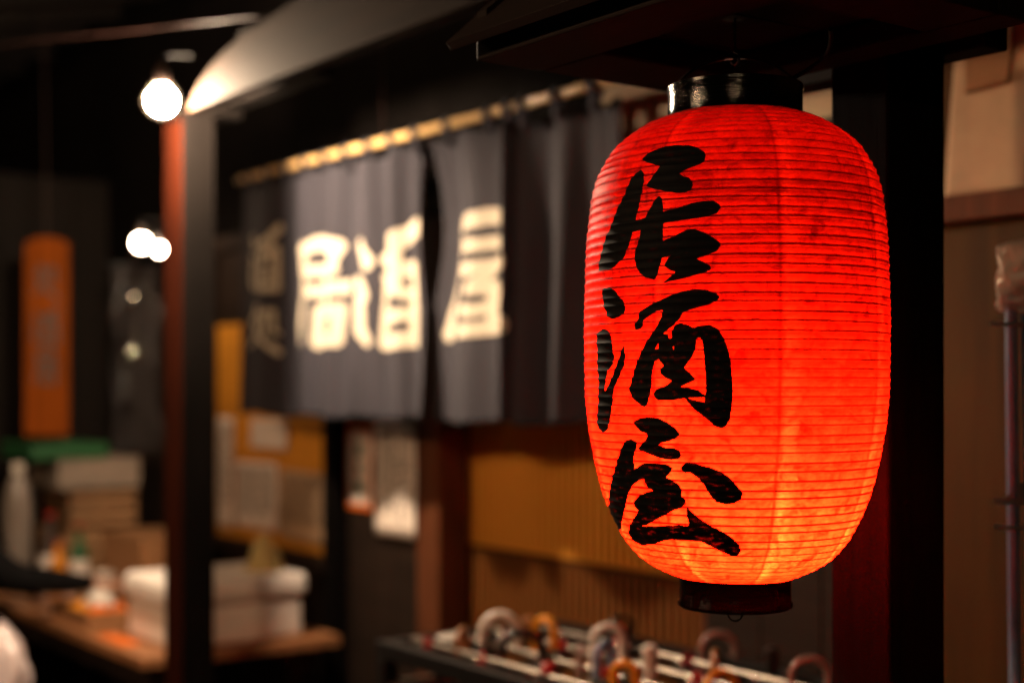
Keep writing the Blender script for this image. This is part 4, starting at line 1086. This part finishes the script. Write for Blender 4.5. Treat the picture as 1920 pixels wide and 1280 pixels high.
# ================================================================== things at the frame's edges
bs = thing('stool', (-3.62, 0.97, 0), 'small dark wooden stool under the plastic bag', 'stool')
MB().box(-3.80, -3.44, 0.82, 1.12, 0.425, 0.45).build('seat', 'table_wood', bs, 0.006)
for x in (-3.78, -3.50):
    for y in (0.84, 1.06):
        MB().box(x, x + 0.04, y, y + 0.04, 0, 0.4245).build('leg', 'dark_wood_x', bs, 0.003)
pb = thing('shopping_bag', (-3.62, 0.97, 0.45), 'crumpled milky plastic shopping bag with red print on the stool', 'bag')
def bagpt(u, v, o=0.0):
    a = 2 * math.pi * u
    r = 0.135 * (math.sin(math.pi * min(1, 0.12 + 0.80 * v)) ** 0.6) * (1 + 0.07 * math.sin(6 * a + 5 * v) + 0.05 * math.sin(13 * a - 9 * v)) + o
    return (-3.593 + r * math.cos(a), 1.007 + 0.85 * r * math.sin(a), 0.452 + 0.26 * v + 0.01 * math.sin(9 * a) * v)
bb = MB().grid(bagpt, 72, 30).build('bag_body', 'bag_film', pb, smooth=True)
mb = MB()
for q in range(4):
    mb.grid(lambda u, v: bagpt(0.70 + 0.055 * q + 0.035 * u, 0.28 + 0.22 * v, 0.0015), 6, 6)
mb.build('red_print', 'red_print', bb, smooth=True)
for s_ in (-1, 1):
    MB().tube([(-3.68, 0.97 + s_ * 0.03, 0.70), (-3.67, 0.97 + s_ * 0.045, 0.76), (-3.62, 0.97 + s_ * 0.05, 0.785), (-3.57, 0.97 + s_ * 0.045, 0.76), (-3.56, 0.97 + s_ * 0.03, 0.70)], 0.007, 8).build('handle', 'bag_film', pb, smooth=True)

st_ = thing('folded_stand', (-1.10, 1.78, 0), 'blue-grey folded metal stand with wire loops leaning by the wall', 'stand')
lean = Vector((0.028, -0.02, 1.0)).normalized()
def stp(dx, z, dy=0.0):
    o = Vector((-1.205, 1.757, 1.42)) + Vector((0.59, 0.807, 0)) * dx
    t = (z - 1.42)
    return (o.x - 0.012 * t, o.y + dy + 0.004 * t - 0.02 * t, z)
for dx in (0.0, 0.05, 0.16):
    MB().tube([stp(dx - 0.010 * (z - 1.42) * -1.0, z) for z in (0.004, 0.4, 0.8, 1.1, 1.43)], 0.0085, 12).build('upright', 'steel_blue', st_, smooth=True)
MB().add([stp(0.012, 0.35), stp(0.15, 0.35), stp(0.15, 1.40), stp(0.012, 1.40)] + [stp(0.012, 0.35, 0.008), stp(0.15, 0.35, 0.008), stp(0.15, 1.40, 0.008), stp(0.012, 1.40, 0.008)],
         [(0, 1, 2, 3), (7, 6, 5, 4), (0, 4, 5, 1), (1, 5, 6, 2), (2, 6, 7, 3), (3, 7, 4, 0)]).build('panel', 'steel_blue', st_, 0.001)
for z in (1.384, 1.135, 1.098):
    pts = [stp(-0.02, z, -0.004), stp(-0.022, z + 0.002, -0.012), stp(0.0, z, -0.016), stp(0.08, z, -0.014), stp(0.16, z, -0.012)]
    MB().tube(pts, 0.0032, 8).build('wire_loop', 'steel', st_, smooth=True)
MB().add([stp(-0.018, 1.130, -0.013), stp(0.02, 1.130, -0.013), stp(0.02, 1.165, -0.012)] + [stp(-0.018, 1.130, -0.009), stp(0.02, 1.130, -0.009), stp(0.02, 1.165, -0.008)],
         [(0, 1, 2), (5, 4, 3), (0, 3, 4, 1), (1, 4, 5, 2), (2, 5, 3, 0)]).build('gusset', 'steel', st_)
def wrapp(u, v):
    a = 2 * math.pi * u
    b = Vector(stp(0.085, 1.405 + 0.10 * v))
    rx = 0.105 * (1 - 0.05 * v - 0.9 * max(0, v - 0.9) * 5) + 0.004 * math.sin(9 * a + 14 * v)
    ry = 0.024 * (1 - 0.9 * max(0, v - 0.9) * 5) + 0.003 * math.sin(7 * a - 19 * v)
    d = Vector((0.59, 0.807, 0)); e = Vector((-0.807, 0.59, 0))
    p = b + d * (rx * math.cos(a)) + e * (ry * math.sin(a))
    return (p.x, p.y, p.z + 0.003 * math.sin(11 * a))
MB().grid(wrapp, 60, 16).build('plastic_wrap', 'wrap_film', st_, smooth=True)

cb_ = [(-5.4, 0.78, 2.16), (-4.3, 0.80, 2.135), (-3.8, 0.92, 2.13), (-3.434, 1.10, 2.127), (-3.205, 1.25, 2.125), (-3.02, 1.33, 2.118), (-2.80, 1.40, 2.100), (-2.78, 1.42, 2.084)]
tag(MB().tube(cb_, 0.003, 8).build('power_cable', 'cable', smooth=True), 'dark cable slung above the bare bulb from the beam towards the street', 'cable')
# ================================================================== seated person at the table
def person():
    t = thing('person', (-4.45, 1.02, 0), 'person in a black jacket seated at the table, one arm resting on it', 'person')
    J = {}
    def j(n, p, r): J[n] = (p, r)
    bx, by = -4.42, 1.06
    j('pelvis', (bx, by - 0.16, 0.50), (0.15, 0.12)); j('belly', (bx, by - 0.12, 0.64), (0.145, 0.11)); j('chest', (bx + 0.01, by - 0.05, 0.82), (0.16, 0.115))
    j('upper', (bx + 0.015, by + 0.0, 0.94), (0.12, 0.085)); j('neck', (bx + 0.02, by + 0.03, 1.03), (0.052, 0.052)); j('jaw', (bx + 0.025, by + 0.075, 1.10), (0.062, 0.066)); j('face', (bx + 0.03, by + 0.075, 1.17), (0.078, 0.09)); j('crown', (bx + 0.03, by + 0.055, 1.245), (0.07, 0.082))
    E = [('pelvis', 'belly'), ('belly', 'chest'), ('chest', 'upper'), ('upper', 'neck'), ('neck', 'jaw'), ('jaw', 'face'), ('face', 'crown')]
    for s, nm in ((1, 'a'), (-1, 'b')):
        j('sh' + nm, (bx + 0.01 + s * 0.175, by + 0.01, 0.925), (0.068, 0.068))
        if s == 1:
            el, wr = (bx + 0.25, by + 0.20, 0.735), (bx + 0.20, by + 0.43, 0.705)
        else:
            el, wr = (bx - 0.25, by + 0.12, 0.72), (bx - 0.12, by + 0.36, 0.665)
        j('el' + nm, el, (0.052, 0.052)); j('wr' + nm, wr, (0.036, 0.032))
        d = (Vector(wr) - Vector(el)).normalized(); sidev = d.cross(Vector((0, 0, 1))).normalized()
        pm_ = Vector(wr) + d * 0.055 + Vector((0, 0, -0.008))
        j('pa' + nm, tuple(pm_), (0.034, 0.017))
        E.extend([('upper', 'sh' + nm), ('sh' + nm, 'el' + nm), ('el' + nm, 'wr' + nm), ('wr' + nm, 'pa' + nm)])
        for q, ln in enumerate((0.062, 0.074, 0.070, 0.055)):
            o = pm_ + sidev * (0.027 - 0.018 * q) + d * 0.03
            m = o + d * ln * 0.55 + Vector((0, 0, 0.006)); e = m + d * ln * 0.45 + Vector((0, 0, -0.022))
            j(f'k{nm}{q}', tuple(o), (0.010, 0.010)); j(f'm{nm}{q}', tuple(m), (0.0088, 0.0088)); j(f'e{nm}{q}', tuple(e), (0.0075, 0.0075))
            E.extend([('pa' + nm, f'k{nm}{q}'), (f'k{nm}{q}', f'm{nm}{q}'), (f'm{nm}{q}', f'e{nm}{q}')])
        th = Vector(wr) + d * 0.03 - sidev * 0.04 * s + Vector((0, 0, -0.012)); te = th + d * 0.045 - sidev * 0.012 * s + Vector((0, 0, -0.01))
        j('th' + nm, tuple(th), (0.012, 0.012)); j('te' + nm, tuple(te), (0.009, 0.009))
        E.extend([('wr' + nm, 'th' + nm), ('th' + nm, 'te' + nm)])
        j('hip' + nm, (bx + s * 0.10, by - 0.13, 0.48), (0.09, 0.09)); j('kn' + nm, (bx + s * 0.13, by + 0.26, 0.485), (0.062, 0.062)); j('an' + nm, (bx + s * 0.13, by + 0.22, 0.09), (0.04, 0.04)); j('to' + nm, (bx + s * 0.14, by + 0.36, 0.045), (0.036, 0.036))
        E.extend([('pelvis', 'hip' + nm), ('hip' + nm, 'kn' + nm), ('kn' + nm, 'an' + nm), ('an' + nm, 'to' + nm)])
    names = list(J)
    me = bpy.data.meshes.new('body')
    me.from_pydata([J[n][0] for n in names], [(names.index(a), names.index(b)) for a, b in E], [])
    o = bpy.data.objects.new('body', me); COL.objects.link(o)
    o.modifiers.new('skin', 'SKIN'); sv = me.skin_vertices[0].data
    for n, d in zip(names, sv): d.radius = J[n][1]
    sv[0].use_root = True
    sub = o.modifiers.new('sub', 'SUBSURF'); sub.levels = sub.render_levels = 2
    dg = bpy.context.evaluated_depsgraph_get()
    m2 = bpy.data.meshes.new_from_object(o.evaluated_get(dg))
    o.modifiers.clear(); o.data = m2
    m2.materials.clear()
    for mn in ('black_cloth', 'skin'): m2.materials.append(MAT[mn])
    hands = [Vector(J['pa' + n][0]) for n in 'ab']
    for p in m2.polygons:
        c = p.center; p.use_smooth = True
        p.material_index = 1 if c.z > 1.015 or any((c - h).length < 0.05 or ((c - h).length < 0.16 and c.y > h.y - 0.02) for h in hands) else 0
    o.parent = t; o.matrix_parent_inverse = Matrix.Translation(-t.location)
    hc = Vector(J['face'][0])
    # nose, eyes, mouth, ears
    def blob(name, off, r, mat, sq=(1, 1, 1)):
        MB().ball(tuple(hc + Vector(off)), r, 12, 8, sq=sq).build(name, mat, o, smooth=True)
    blob('nose', (0, 0.088, -0.012), 0.014, 'skin', (0.9, 1.1, 1.5))
    for s in (-1, 1):
        blob('eye', (s * 0.030, 0.072, 0.015), 0.011, 'white_plastic', (1.2, 0.6, 0.7)); blob('pupil', (s * 0.030, 0.0775, 0.015), 0.005, 'hair')
        blob('ear', (s * 0.076, 0.0, 0.0), 0.028, 'skin', (0.35, 0.7, 1.15))
    blob('mouth', (0, 0.078, -0.052), 0.016, 'red_print', (1.4, 0.4, 0.3))
    def hairp(u, v):
        a = 2 * math.pi * u; b = 0.05 + 1.45 * v * (1.0 if math.sin(a) < 0.2 else 0.68)
        r = 0.098 + 0.003 * math.sin(31 * a)
        return (hc.x + r * 0.92 * math.sin(b) * math.cos(a), hc.y - 0.012 + r * 1.06 * math.sin(b) * math.sin(a), hc.z + 0.035 + r * math.cos(b))
    MB().grid(hairp, 60, 14).build('hair', 'hair', o, smooth=True, solid=0.006)
    st = thing('seat_stool', (-4.42, 0.90, 0), 'round stool that the person in black sits on', 'stool')
    MB().lathe([(0.0005, 0.36), (0.155, 0.36), (0.16, 0.37), (0.155, 0.385), (0.0005, 0.385)], (-4.42, 0.90, 0), 28).build('seat', 'black_plastic', st, smooth=True)
    for a in range(4):
        b = a * math.pi / 2 + 0.6
        MB().tube([(-4.42 + 0.12 * math.cos(b), 0.90 + 0.12 * math.sin(b), 0.36), (-4.42 + 0.17 * math.cos(b), 0.90 + 0.17 * math.sin(b), 0.0)], 0.011, 8).build('leg', 'steel', st, smooth=True)
person()
